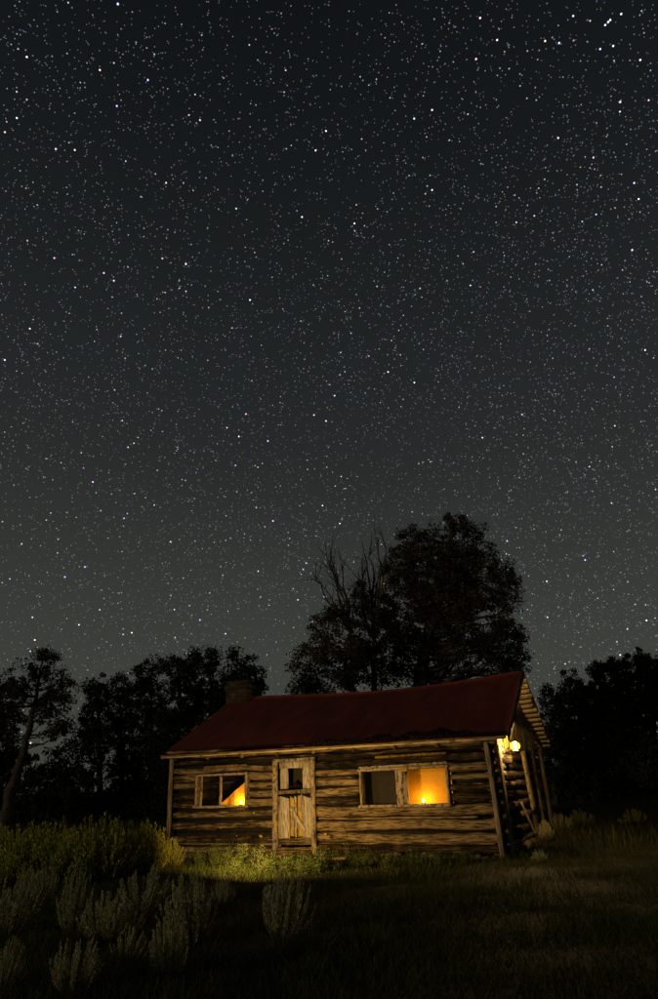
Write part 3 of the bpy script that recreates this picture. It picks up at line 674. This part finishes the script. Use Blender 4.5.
def cloth(name, pts, mat, label, cat, y, thick=.006, fold=.015, fx=18):
    """a hanging cloth over the outline pts (x, z), triangulated as a grid fan with soft folds"""
    mb = MB(); P = np.array(pts, float); nU, nV = 26, 26
    (a, b_, c_, d_) = P                                  # bottom left, bottom right, top right, top left
    U, W_ = np.meshgrid(np.linspace(0, 1, nU), np.linspace(0, 1, nV), indexing='ij')
    Q = ((1 - U) * (1 - W_))[..., None] * a + (U * (1 - W_))[..., None] * b_ + (U * W_)[..., None] * c_ + ((1 - U) * W_)[..., None] * d_
    yy = y + fold * np.sin(Q[..., 0] * fx + 1.5 * np.sin(Q[..., 1] * 3)) + .4 * fold * np.sin(Q[..., 0] * fx * 2.3 + 2)
    T = np.stack([Q[..., 0], yy, Q[..., 1]], -1).reshape(-1, 3); Bk = T + np.array([0, thick, 0]); I = np.arange(nU * nV).reshape(nU, nV); o = nU * nV
    q = np.stack([I[:-1, :-1], I[1:, :-1], I[1:, 1:], I[:-1, 1:]], -1).reshape(-1, 4)
    F = [list(map(int, r_)) for r_ in q] + [list(map(int, (r_ + o)[::-1])) for r_ in q]
    for e in (I[:, 0], I[::-1, -1], I[0, ::-1], I[-1, :]):
        for i in range(len(e) - 1): F.append([int(e[i]), int(e[i + 1]), int(e[i + 1] + o), int(e[i] + o)])
    T0 = np.concatenate([T, Bk]); mb.add(T0, F, .5)
    ob = mb.build(name, mat, None, True); ob.location = ORG; ob.rotation_euler = (0, 0, -YAW); tag(ob, label, cat); return ob
cloth('curtain', [(1.22, 1.06), (2.26, 1.06), (2.26, 1.78), (2.02, 1.62)], M['cloth_orange'], 'yellow curtain corner gathered to one side behind the candle', 'curtain', .24)
cloth('curtain', [(6.02, .95), (7.30, .95), (7.30, 1.86), (6.02, 1.86)], M['cloth_orange'], 'amber cloth covering the whole brightly glowing window opening', 'curtain', .36, fold=.006, fx=9)
cloth('curtain', [(5.27, .95), (5.99, .95), (5.99, 1.86), (5.27, 1.86)], M['cloth_grey'], 'grey cloth hanging in the unlit opening beside the amber one', 'curtain', .40, fold=.012, fx=14)
cloth('curtain', [(2.95, 1.2), (3.9, 1.2), (3.9, 2.0), (2.95, 2.0)], M['cloth_grey'], 'grey cloth seen through the small opening above the half door', 'curtain', .45, fold=.01, fx=10)
mb = MB(); rock(mb, (3.40, .36, 1.38), .15, .07, .20); ob = mb.build('bundle', M['darkwood'], None, True); ob.location = ORG; ob.rotation_euler = (0, 0, -YAW)
tag(ob, 'dark rounded bundle seen through the opening above the half door', 'bundle')

lan = empty('lantern', cab(LEN + .34, .95, 2.0), -YAW); tag(lan, 'glaring lit lantern hanging on the end wall under the roof edge', 'lantern')
s = MB(); s.lathe([(.07, -.02), (.075, .0), (.07, .035), (.04, .05)]); s.build('base', M['iron'], lan, True)
s = MB(); s.lathe([(.045, .052), (.085, .08), (.10, .125), (.085, .17), (.045, .197)], k=20); s.build('globe', M['lampglass'], lan, True)
s = MB(); s.lathe([(.006, .085), (.024, .10), (.032, .125), (.022, .15), (.005, .168)]); s.build('flame', M['globe'], lan, True)
s = MB(); s.lathe([(.04, .198), (.055, .205), (.04, .225), (.02, .25), (.012, .26)]); s.build('cap', M['iron'], lan, True)
s = MB(); lan.scale = (1.15, 1.15, 1.15); th = np.linspace(0, math.pi, 12); s.tube(np.stack([np.zeros(12), .095 * np.cos(th), .16 + .17 * np.sin(th)], 1), .004, 5); s.build('handle', M['iron'], lan)
hk = MB(); hk.tube([(-.30, 0, .42), (-.12, 0, .40), (0, 0, .37), (.02, 0, .34), (0, 0, .33)], .008, 6); hk.build('hook', M['iron'], lan)

# warm light standing low in front of the door, turned to the wall
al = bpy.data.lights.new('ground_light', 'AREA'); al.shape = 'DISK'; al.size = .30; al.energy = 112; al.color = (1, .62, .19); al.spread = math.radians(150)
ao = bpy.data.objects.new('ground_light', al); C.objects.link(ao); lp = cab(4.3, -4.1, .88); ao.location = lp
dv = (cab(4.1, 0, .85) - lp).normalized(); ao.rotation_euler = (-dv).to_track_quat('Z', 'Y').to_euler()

# fallen boards by the step
def fallen(px, py, length, ang, label):
    P = gpt(px, py); mb = MB(); log_piece(mb, (-length / 2, 0, .04), (length / 2, 0, .07), .06, .03, 1.6, square=2.6, tone=.7); o = mb.build('fallen_board', M['log_x'], None, True)
    o.location = P; o.rotation_euler = (0, 0, ang); tag(o, label, 'board')
fallen(263, 861, .75, .25, 'short split board lying in the weeds before the door post')
fallen(335, 862, .6, -.5, 'stubby dark board lying by the wall past the half door')

# ------------------------------------------------------------------ plants
def sage_proto(seed, h=.75, rad=.3, ns=30, mat='sage', leaf=.0095, per=150, lean=.0, up=1.0, hv=.74):
    g = np.random.default_rng(seed); mb = MB(); tw = MB()
    for i in range(ns):
        a = g.uniform(0, 6.283); q = math.sqrt(g.uniform(0, 1)); base = np.array([q * .11 * math.cos(a), q * .11 * math.sin(a), 0])
        hh = h * (1 - .50 * q ** 2.2) * g.uniform(hv, .98); tip = np.array([q * rad * math.cos(a) * g.uniform(.85, 1.1), q * rad * math.sin(a) * g.uniform(.85, 1.1), hh])
        mid = base * .45 + tip * .55 + np.array([math.cos(a) * .09 * q, math.sin(a) * .09 * q, -.12 * hh * q])
        t = np.linspace(0, 1, 7)[:, None]; cv = (1 - t) ** 2 * base + 2 * t * (1 - t) * mid + t ** 2 * tip
        tw.tube(cv, np.linspace(.008, .003, 7), 4)
        n_ = int(per * hh / h); tt = g.uniform(.26, 1.0, n_) ** .8; tt = tt[:, None]
        c = (1 - tt) ** 2 * base + 2 * tt * (1 - tt) * mid + tt ** 2 * tip; ax = tip - mid; ax /= np.linalg.norm(ax)
        rd = g.normal(size=(n_, 3)); rd /= np.linalg.norm(rd, axis=1)[:, None]
        c = c + rd * .030 * (1.2 - .85 * tt) * (h / .75)
        dr_ = ax * up + rd * .7; dr_ /= np.linalg.norm(dr_, axis=1)[:, None]
        sd = np.cross(dr_, g.normal(size=(n_, 3))); sd /= np.linalg.norm(sd, axis=1)[:, None]
        lf = leaf * g.uniform(.7, 1.5, n_)[:, None]
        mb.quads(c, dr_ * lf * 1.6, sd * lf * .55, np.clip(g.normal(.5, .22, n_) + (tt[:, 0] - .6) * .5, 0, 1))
    root = empty('plant'); f = mb.build('foliage', M[mat], root); s = tw.build('stems', M['twig'], root)
    return root, f, s
def place(protos, k, name, loc, scale, rot, label, cat, group, first):
    src = protos[k]
    if k not in first: o = src[0]; first.add(k)
    else: o = copy_tree(src[0])
    o.name = name; o.location = loc; o.scale = scale; o.rotation_euler = (.13 * math.sin(rot * 7), .13 * math.cos(rot * 5), rot); tag(o, label, cat, group); return o
gr = random.Random(21)
SP = [sage_proto(s, h=.75, rad=.46 + .04 * (s % 2), ns=50 + 8 * (s % 3)) for s in range(7)]; used = set()
# (x, base y, width px, height px, words)
sages = [(283, 942, 50, 70, 'large pale sagebrush standing alone in front of the door wall'),
         (221, 904, 24, 24, 'small sagebrush behind the lone large one, near the lit weeds'),
         (190, 946, 56, 62, 'upright sagebrush with tall spikes, nearest neighbour of the lone large one'),
         (143, 914, 52, 42, 'wide low sagebrush just below the yellow green brush'),
         (108, 944, 60, 46, 'dense round sagebrush in the middle of the sage clump'),
         (72, 936, 34, 60, 'narrow tall sagebrush with spiky top at the clump middle'),
         (10, 935, 48, 62, 'broad sagebrush cut by the picture edge, tallest of the row below the brush'),
         (70, 994, 46, 54, 'pale sagebrush nearest the bottom edge, alone in dark soil'),
         (2, 990, 28, 44, 'half hidden sagebrush in the very bottom corner'),
         (168, 982, 44, 52, 'dim sagebrush below the tall spiky pair'),
         (128, 962, 34, 30, 'faint low sagebrush in front of the dense round one'),
         (40, 905, 40, 34, 'dark sagebrush at the foot of the yellow green brush'),
         (541, 863, 16, 13, 'little round pale bush at the foot of the cabin corner'),
         (583, 827, 24, 18, 'pale round shrub on the far slope below the trees'),
         (562, 834, 22, 22, 'grey shrub growing near the far cabin corner'),
         (635, 826, 26, 16, 'pale low shrub on the far slope beside the picture edge'),
         (548, 842, 16, 20, 'thin grey shrub touching the cabin end wall')]
for i, (x, yb, wp, hp, lab) in enumerate(sages):
    P = gpt(x, yb); s = pxm(P.y); W_ = wp * s; H_ = hp * s * .88
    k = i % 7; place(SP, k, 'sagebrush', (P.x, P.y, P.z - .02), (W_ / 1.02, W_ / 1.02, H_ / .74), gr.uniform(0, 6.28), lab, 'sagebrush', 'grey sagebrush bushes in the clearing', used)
RP = [sage_proto(50 + s, h=.95, rad=.55, ns=170, mat='rabbit', leaf=.013, per=60, up=2.2, hv=.52) for s in range(3)]; used2 = set()
rab = [(22, 884, 80, 50, 'yellow green brush mound cut by the picture edge'), (64, 886, 70, 48, 'yellow green brush mound between the edge mound and the tallest one'), (98, 884, 72, 56, 'tallest yellow green brush mound with a rounded top'),
       (128, 878, 56, 46, 'yellow green brush between the tallest mound and the twiggy one'), (150, 874, 44, 44, 'twiggy yellow brush with bare spiky tips beside the cabin'), (-14, 874, 60, 42, 'low brush mound half outside the picture'), (45, 868, 70, 36, 'dim brush mound behind the front row of mounds'),
       (170, 866, 24, 22, 'small green brush touching the cabin corner post')]
for i, (x, yb, wp, hp, lab) in enumerate(rab):
    P = gpt(x, yb); s = pxm(P.y)
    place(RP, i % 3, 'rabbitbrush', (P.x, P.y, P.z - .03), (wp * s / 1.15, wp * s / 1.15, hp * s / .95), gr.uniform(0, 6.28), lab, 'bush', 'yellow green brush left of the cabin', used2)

# leafy weeds in the light by the wall
def weed_proto(seed):
    g = np.random.default_rng(seed); mb = MB(); tw = MB()
    for i in range(15):
        a = g.uniform(0, 6.283); q = g.uniform(0, 1); tip = np.array([q * .17 * math.cos(a), q * .17 * math.sin(a), .42 * g.uniform(.55, 1.05) * (1 - .3 * q)]); base = tip * np.array([.25, .25, 0])
        t = np.linspace(0, 1, 5)[:, None]; tw.tube(base + (tip - base) * t, .004, 4)
        n_ = 30; tt = g.uniform(.1, 1, n_)[:, None]; rd = g.normal(size=(n_, 3)); rd[:, 2] = np.abs(rd[:, 2]) * .6; rd /= np.linalg.norm(rd, axis=1)[:, None]
        c = base + (tip - base) * tt + rd * .035; sd = np.cross(rd, g.normal(size=(n_, 3))); sd /= np.linalg.norm(sd, axis=1)[:, None]; l_ = g.uniform(.014, .032, n_)[:, None]
        mb.quads(c, rd * l_, sd * l_ * .30, np.clip(g.normal(.55, .25, n_), 0, 1))
    root = empty('plant'); return root, mb.build('foliage', M['weed'], root), tw.build('stems', M['twig'], root)
WP = [weed_proto(80 + s) for s in range(3)]; used3 = set()
wl = [(200, 872, 20, 17, 'lowest sunken leafy weed at the dim end of the lit strip'), (214, 874, 24, 22, 'leafy weed next to the dim end of the lit strip'), (228, 876, 24, 22, 'leafy weed below the middle of the candle window'), (243, 876, 28, 27, 'tallest bright leafy weed below the candle window'),
      (257, 878, 24, 24, 'bright leafy weed before the short split board'), (272, 878, 22, 18, 'leafy weed under the door frame post'), (287, 879, 24, 18, 'low leafy weed before the door step'), (302, 880, 24, 19, 'leafy weed before the middle of the door step'),
      (318, 879, 26, 25, 'bright leafy weed before the door post by the log wall'), (331, 878, 22, 22, 'leafy weed just past the door frame'), (346, 877, 22, 17, 'leafy weed below the grey window cloth, near the door'), (365, 876, 22, 16, 'dim leafy weed below the dark window opening'),
      (388, 875, 22, 16, 'dim leafy weed between the two window openings'), (415, 872, 24, 20, 'dim leafy weed below the amber window'), (440, 870, 22, 16, 'dark leafy weed past the amber window'), (466, 868, 20, 14, 'darkest leafy weed before the last stretch of wall'), (235, 882, 22, 15, 'small front leafy weed below the tallest one'), (265, 884, 22, 14, 'small front leafy weed left of the door step'),
      (308, 884, 22, 14, 'small front leafy weed at the shadow edge before the door')]
for i, (x, yb, wp, hp, lab) in enumerate(wl):
    P = gpt(x, 863 + (yb - 868) * .8); s = pxm(P.y)
    place(WP, i % 3, 'leafy_weed', (P.x, P.y, P.z - .01), (wp * s / .46, wp * s / .46, hp * s * .85 / .42), gr.uniform(0, 6.28), lab, 'weed', 'leafy weeds along the front wall', used3)

# grass
def grass(name, n_, fx, hmin, hmax, wd, lean, seed, mat='grass'):
    g = np.random.default_rng(seed); X_, Y_ = fx(g, n_); 
    loc = np.stack([X_ - ORG.x, Y_ - ORG.y], 1); lx = loc @ np.array([UX.x, UX.y]); ly = loc @ np.array([WY.x, WY.y])
    ok = ~((lx > -.05) & (lx < LEN + .15) & (ly > -.05) & (ly < WID)); X_, Y_ = X_[ok], Y_[ok]; n_ = len(X_)
    pt = .5 + .5 * np.sin(X_ * 1.7 + 2 * np.sin(Y_ * 1.3)) * np.cos(Y_ * 1.9 + X_ * .6)
    ok = g.uniform(size=n_) < .25 + .75 * pt; X_, Y_, pt = X_[ok], Y_[ok], pt[ok]; n_ = len(X_)
    b = np.stack([X_, Y_, gz(X_, Y_) - .005], 1); tuft = np.clip(np.sin(X_ * 5.1 + 3 * np.sin(Y_ * 2.7)) * np.sin(Y_ * 4.3 + 2 * np.sin(X_ * 3.1)), 0, 1) ** 2; h = g.uniform(hmin, hmax, n_) * (.5 + .6 * pt + 1.3 * tuft)
    a = g.uniform(0, 6.283, n_); tip = b + np.stack([np.cos(a) * h * lean * g.uniform(.3, 1.3, n_), np.sin(a) * h * lean * g.uniform(.3, 1.3, n_), h], 1)
    s2 = g.uniform(0, 6.283, n_); side = np.stack([np.cos(s2), np.sin(s2), 0 * s2], 1) * (wd * g.uniform(.6, 1.4, n_))[:, None]
    mb = MB(); mb.blades(b, tip, side, np.clip(g.normal(.45, .25, n_) * (.6 + .6 * pt), 0, 1)); o = mb.build(name, M[mat])
    tag(o, kind='stuff'); return o
def near(g, n_):
    Y_ = 3.6 + 13 * g.uniform(0, 1, n_) ** 1.0; X_ = g.uniform(-1.15, 1.15, n_) * Y_; return X_, Y_
def far(g, n_):
    Y_ = 16 + 26 * g.uniform(0, 1, n_) ** 1.1; X_ = g.uniform(-.9, .9, n_) * Y_; return X_, Y_
o = grass('grass', 270000, near, .03, .13, .0038, .8, 1); tag(o, 'thin dry grass over the dark clearing in front of the cabin', 'grass')
def strip(g, n_):
    x = g.uniform(1.2, 7.8, n_); y = -.15 - 3.6 * g.uniform(0, 1, n_) ** 1.2; return ORG.x + UX.x * x + WY.x * y, ORG.y + UX.y * x + WY.y * y
o = grass('grass', 5200, strip, .04, .15, .005, .6, 6, 'weed'); tag(o, 'green grass tufts in the light along the front wall', 'grass')
o = grass('grass', 75000, far, .12, .36, .008, .5, 2); tag(o, 'taller rough grass behind and beside the cabin', 'grass')

# ------------------------------------------------------------------ trees
def tree(name, label, Y, base, trunk, blobs, mat='leaf', leaf=.055, dens=1.0, cat='tree', group=None, tw=.22, clump=.30, seed=1, limbs=26, extra=None):
    """trunk: list of photo directions the stem passes, blobs: [(x, y, half width, half height)] masses of foliage; all at distance Y, with real depth"""
    g = np.random.default_rng(seed); s = pxm(Y)
    B = at(base[0], base[1], Y); B.z = float(gz(B.x, B.y)) - .05
    root = empty(name, B); tag(root, label, cat, group)
    Bn = np.array(list(B))
    tp = [np.zeros(3)] + [np.array(list(at(a, b_, Y + g.uniform(-.3, .3)))) - Bn for a, b_ in trunk]
    # smooth the trunk line
    T = []; 
    for i in range(len(tp) - 1):
        for q in np.linspace(0, 1, 6, endpoint=False): T.append(tp[i] * (1 - q) + tp[i + 1] * q + g.normal(size=3) * .03 * (i + q > .5))
    T.append(tp[-1]); T = np.array(T)
    tm = MB(); rad = np.linspace(tw, tw * .18, len(T)); rad[0] *= 1.35; tm.tube(T, rad, 9)
    fm = MB()
    for bi, (bx, by, rx, ry) in enumerate(blobs):
        c0 = np.array(list(at(bx, by, Y))) - Bn; R_ = np.array([rx * s, (rx + ry) / 2 * s * .9, ry * s])
        c0[1] += g.uniform(-.35, .35) * R_[1]
        area = rx * s * ry * s * math.pi; nc = max(4, int(area * 7.5 * dens * 2.3 / (clump / .3) ** 2))
        d = g.normal(size=(nc, 3)); d /= np.linalg.norm(d, axis=1)[:, None]; rr = g.uniform(.25, 1.0, nc) ** .55
        cc = c0 + d * rr[:, None] * R_ * (1 + .12 * g.normal(size=(nc, 1)))
        cr_ = clump * g.uniform(.55, 1.35, nc); nl = 62
        off = g.normal(size=(nc, nl, 3)); off /= (np.linalg.norm(off, axis=2)[..., None] + 1e-6); off *= (g.uniform(0, 1, (nc, nl, 1)) ** .45) * cr_[:, None, None] * np.array([1, 1, .85])
        off[..., 2] += .25 * cr_[:, None] * 0
        P = (cc[:, None] + off).reshape(-1, 3); n_ = len(P)
        a = g.normal(size=(n_, 3)); a[:, 2] += .5; a /= np.linalg.norm(a, axis=1)[:, None]; b = np.cross(a, g.normal(size=(n_, 3))); b /= np.linalg.norm(b, axis=1)[:, None]
        l_ = leaf * g.uniform(.6, 1.5, (n_, 1)); tn = np.repeat(g.uniform(.1, .9, nc), nl) + g.normal(size=n_) * .15
        fm.quads(P, a * l_, b * l_ * .6, np.clip(tn, 0, 1))
        # limbs from the stem into the mass
        nb = max(2, int(limbs * area / 14))
        for j in range(min(nb, 16)):
            tgt = cc[g.integers(nc)]; dd = np.linalg.norm(T - tgt, axis=1) + np.where(T[:, 2] > tgt[2] - .3, 2.5, 0); st = T[int(np.argmin(dd))]; L_ = np.linalg.norm(tgt - st)
            md = (st + tgt) / 2 + np.array([0, 0, -.10 * L_]) + g.normal(size=3) * .08 * L_
            t = np.linspace(0, 1, 8)[:, None]; cv = (1 - t) ** 2 * st + 2 * t * (1 - t) * md + t ** 2 * tgt + g.normal(size=(8, 3)) * .015 * L_ * (t > 0.05)
            tm.tube(cv, np.linspace(min(.09, .02 + .02 * L_), .010, 8), 5)
    if extra: extra(tm, g, lambda a, b_, dy=0: np.array(list(at(a, b_, Y + dy))) - Bn, s)
    tm.build('trunk', M['bark'], root, True)
    if fm.v: fm.build('crown', M[mat], root)
    return root

def bare(tm, g, P, s, start, tips, r0=.06):
    for (x, y) in tips:
        a = P(*start); b = P(x, y, g.uniform(-.6, .6)); L_ = np.linalg.norm(b - a); md = (a + b) / 2 + g.normal(size=3) * .09 * L_
        t = np.linspace(0, 1, 10)[:, None]; cv = (1 - t) ** 2 * a + 2 * t * (1 - t) * md + t ** 2 * b + g.normal(size=(10, 3)) * .012 * L_ * (t > .05)
        tm.tube(cv, np.linspace(r0, .009, 10), 5)
        for _ in range(9):
            i = g.integers(3, 9); d = (b - a) / L_ + g.normal(size=3) * .55; ln = L_ * g.uniform(.12, .3)
            e = cv[i] + d * ln; m1 = (cv[i] + e) / 2 + g.normal(size=3) * .06 * ln; tm.tube([cv[i], m1, e], [.018, .012, .006], 4)
            e2 = m1 + (d + g.normal(size=3) * .7) * ln * .4; tm.tube([m1, e2], [.01, .005], 3)

# the big one behind the roof
def big_extra(tm, g, P, s):
    bare(tm, g, P, s, (430, 690), [(470, 640), (490, 652), (500, 645), (460, 628), (505, 660), (448, 636), (480, 630)], .11)
tree('juniper_tree', 'tallest broad juniper with a wide dark crown rising behind the roof', 27, (425, 800), [(424, 720), (420, 680), (428, 630), (445, 570), (452, 530)],
     [(455, 548, 34, 30), (412, 540, 16, 16), (400, 565, 18, 22), (420, 575, 30, 34), (478, 580, 34, 36), (505, 590, 15, 26), (440, 620, 38, 34), (400, 615, 22, 34), (500, 640, 26, 30), (470, 650, 34, 24), (515, 650, 12, 24), (420, 662, 24, 22), (392, 650, 16, 30), (455, 524, 13, 10), (510, 672, 16, 12), (448, 590, 40, 40)],
     leaf=.05, dens=.95, seed=3, tw=.42, extra=big_extra)
def dead_extra(tm, g, P, s):
    bare(tm, g, P, s, (352, 632), [(320, 547), (327, 556), (336, 551), (313, 572), (341, 566), (322, 585)], .07)
tree('juniper_tree', 'shorter ragged juniper with bare dead tips, hugging the tall one behind the roof', 25, (372, 800), [(362, 720), (352, 690), (345, 665), (350, 632)],
     [(330, 628, 22, 16), (318, 648, 20, 16), (340, 655, 26, 20), (305, 672, 16, 16), (325, 682, 28, 14), (298, 688, 11, 9), (352, 672, 16, 22), (344, 610, 12, 12)], leaf=.05, dens=.85, seed=4, tw=.22, extra=dead_extra)
def dead2(tm, g, P, s):
    bare(tm, g, P, s, (374, 640), [(363, 540), (371, 533), (379, 537), (386, 541), (357, 570), (391, 560), (367, 560), (383, 556)], .08)
tree('juniper_tree', 'narrow half dead juniper with a fan of bare branches between its two leafy neighbours', 26.2, (376, 800), [(376, 720), (374, 660), (374, 640)],
     [(362, 600, 12, 18), (370, 630, 18, 24), (380, 665, 18, 24), (360, 650, 14, 20)], leaf=.05, dens=.95, seed=5, tw=.2, extra=dead2)
# trees to the left
tree('juniper_tree', 'open leaning tree with a bare slanting trunk at the picture edge', 29, (2, 834), [(10, 795), (20, 765), (28, 735), (36, 700), (40, 670)],
     [(40, 664, 20, 13), (22, 680, 20, 16), (54, 684, 20, 16), (60, 706, 18, 14), (30, 706, 22, 15), (8, 700, 16, 14), (66, 728, 13, 10), (48, 732, 16, 9), (14, 728, 12, 12), (38, 652, 8, 6)], leaf=.055, dens=.62, seed=6, tw=.26, clump=.32, limbs=40)
tree('dark_tree', 'low dark tree filling the gap right behind the slanting bare trunk', 35, (66, 826), [(66, 790), (66, 765)], [(66, 762, 15, 20), (50, 778, 16, 18), (78, 782, 16, 18), (36, 792, 18, 14), (64, 804, 26, 12), (84, 742, 8, 12)], mat='leaf2', leaf=.065, dens=.8, seed=41, tw=.15, clump=.34)
tree('juniper_tree', 'dark tree at the outer picture edge behind the leaning trunk', 36, (-6, 825), [(-6, 760), (-4, 700)], [(-4, 700, 18, 30), (-6, 745, 26, 34), (8, 775, 30, 24)], mat='leaf2', leaf=.07, dens=.8, seed=7)
LT_ = [('slim pointed dark tree next to the leaning one', 38, 100, 820, [(95, 690, 11, 16), (92, 715, 14, 22), (98, 745, 17, 18), (92, 775, 12, 10), (84, 800, 14, 12)], 8),
       ('dark tree behind, in the gap before the big dark group', 40, 122, 820, [(118, 690, 13, 14), (122, 715, 18, 24), (118, 748, 18, 20), (125, 775, 18, 18), (128, 800, 22, 14), (112, 806, 16, 12)], 9),
       ('round headed dark tree in the middle of the dark group', 37, 152, 818, [(150, 680, 17, 15), (142, 705, 20, 22), (155, 735, 24, 26), (150, 770, 24, 26), (142, 800, 24, 18), (157, 664, 6, 7)], 10),
       ('dark tree behind the cabin corner with a twin top', 36, 180, 818, [(176, 668, 13, 12), (188, 672, 14, 12), (180, 700, 24, 24), (178, 740, 24, 28), (176, 780, 24, 24), (165, 755, 16, 24), (194, 656, 7, 8)], 11),
       ('dark tree standing left of the chimney', 34, 212, 815, [(208, 662, 16, 14), (215, 688, 22, 20), (205, 715, 22, 18), (200, 745, 20, 18)], 12),
       ('dark tree rising directly behind the chimney', 33, 242, 812, [(241, 661, 14, 12), (252, 676, 12, 12), (238, 688, 20, 18), (255, 694, 9, 8), (228, 710, 20, 16)], 13)]
for (lab, Y_, bx, by, bl, sd) in LT_:
    tree('dark_tree', lab, Y_, (bx, by), [(bx, by - 50), (bx - 1, bl[1][1]), (bl[0][0], bl[0][1])], bl, mat='leaf2', leaf=.065, dens=1.0, seed=sd, tw=.2, clump=.36, group='dark trees left of the cabin', limbs=14)
# trees to the right
RT_ = [('dark tree closest to the cabin eave on the far side', 36, 556, 815, [(553, 702, 10, 12), (560, 726, 18, 20), (556, 758, 20, 22), (562, 790, 18, 18), (549, 688, 5, 6), (566, 700, 7, 10)], 20),
       ('dark bushy tree second from the eave', 38, 580, 812, [(571, 690, 13, 11), (584, 690, 12, 10), (576, 712, 20, 20), (568, 676, 6, 6), (582, 748, 22, 24), (578, 785, 22, 20)], 21),
       ('tallest dark tree right of the cabin with a lumpy top', 35, 618, 812, [(606, 672, 16, 12), (626, 668, 18, 12), (612, 695, 28, 22), (614, 730, 30, 28), (612, 772, 30, 26)], 22),
       ('dark tree cut by the picture edge right of the tallest', 35, 655, 812, [(648, 668, 16, 11), (662, 672, 14, 14), (650, 700, 22, 24), (652, 740, 24, 30), (650, 782, 24, 24)], 23),
       ('deep dark tree filling the gap behind the right hand group', 46, 600, 805, [(600, 712, 26, 20), (636, 700, 30, 24), (600, 745, 40, 30), (645, 760, 30, 34), (575, 770, 26, 26), (596, 668, 6, 7), (640, 654, 7, 6)], 24)]
for (lab, Y_, bx, by, bl, sd) in RT_:
    tree('dark_tree', lab, Y_, (bx, by), [(bx, by - 50), (bx - 1, bl[1][1]), (bl[0][0], bl[0][1])], bl, mat='leaf2', leaf=.065, dens=.72, seed=sd, tw=.17, clump=.28, group='dark trees right of the cabin', limbs=14)
# low dark thicket at the foot of the far trees
def thicket(name, label, Y, x0, x1, ytop, ybot, seed):
    g = np.random.default_rng(seed); s = pxm(Y); mb = MB(); n_ = int((x1 - x0) * 260)
    x = g.uniform(x0, x1, n_); f = noise1(seed, .35, .12); top = ytop + (ybot - ytop) * np.clip(.35 + f(x), 0, .9); y = top + (ybot - top) * g.uniform(0, 1, n_) ** .8
    Pt = np.array([list(at(a, b_, Y + d)) for a, b_, d in zip(x, y, g.uniform(-1.2, 1.2, n_))])
    a = g.normal(size=(n_, 3)); a /= np.linalg.norm(a, axis=1)[:, None]; b = np.cross(a, g.normal(size=(n_, 3))); b /= np.linalg.norm(b, axis=1)[:, None]
    l_ = .10 * g.uniform(.6, 1.5, (n_, 1)); mb.quads(Pt, a * l_, b * l_ * .6, g.uniform(0, 1, n_)); o = mb.build(name, M['leaf2']); tag(o, label, 'thicket', kind='stuff')
thicket('thicket', 'low dark undergrowth at the foot of the left trees', 37, -10, 235, 776, 832, 31)
thicket('thicket', 'low dark undergrowth at the foot of the right trees', 38, 545, 672, 782, 822, 32)
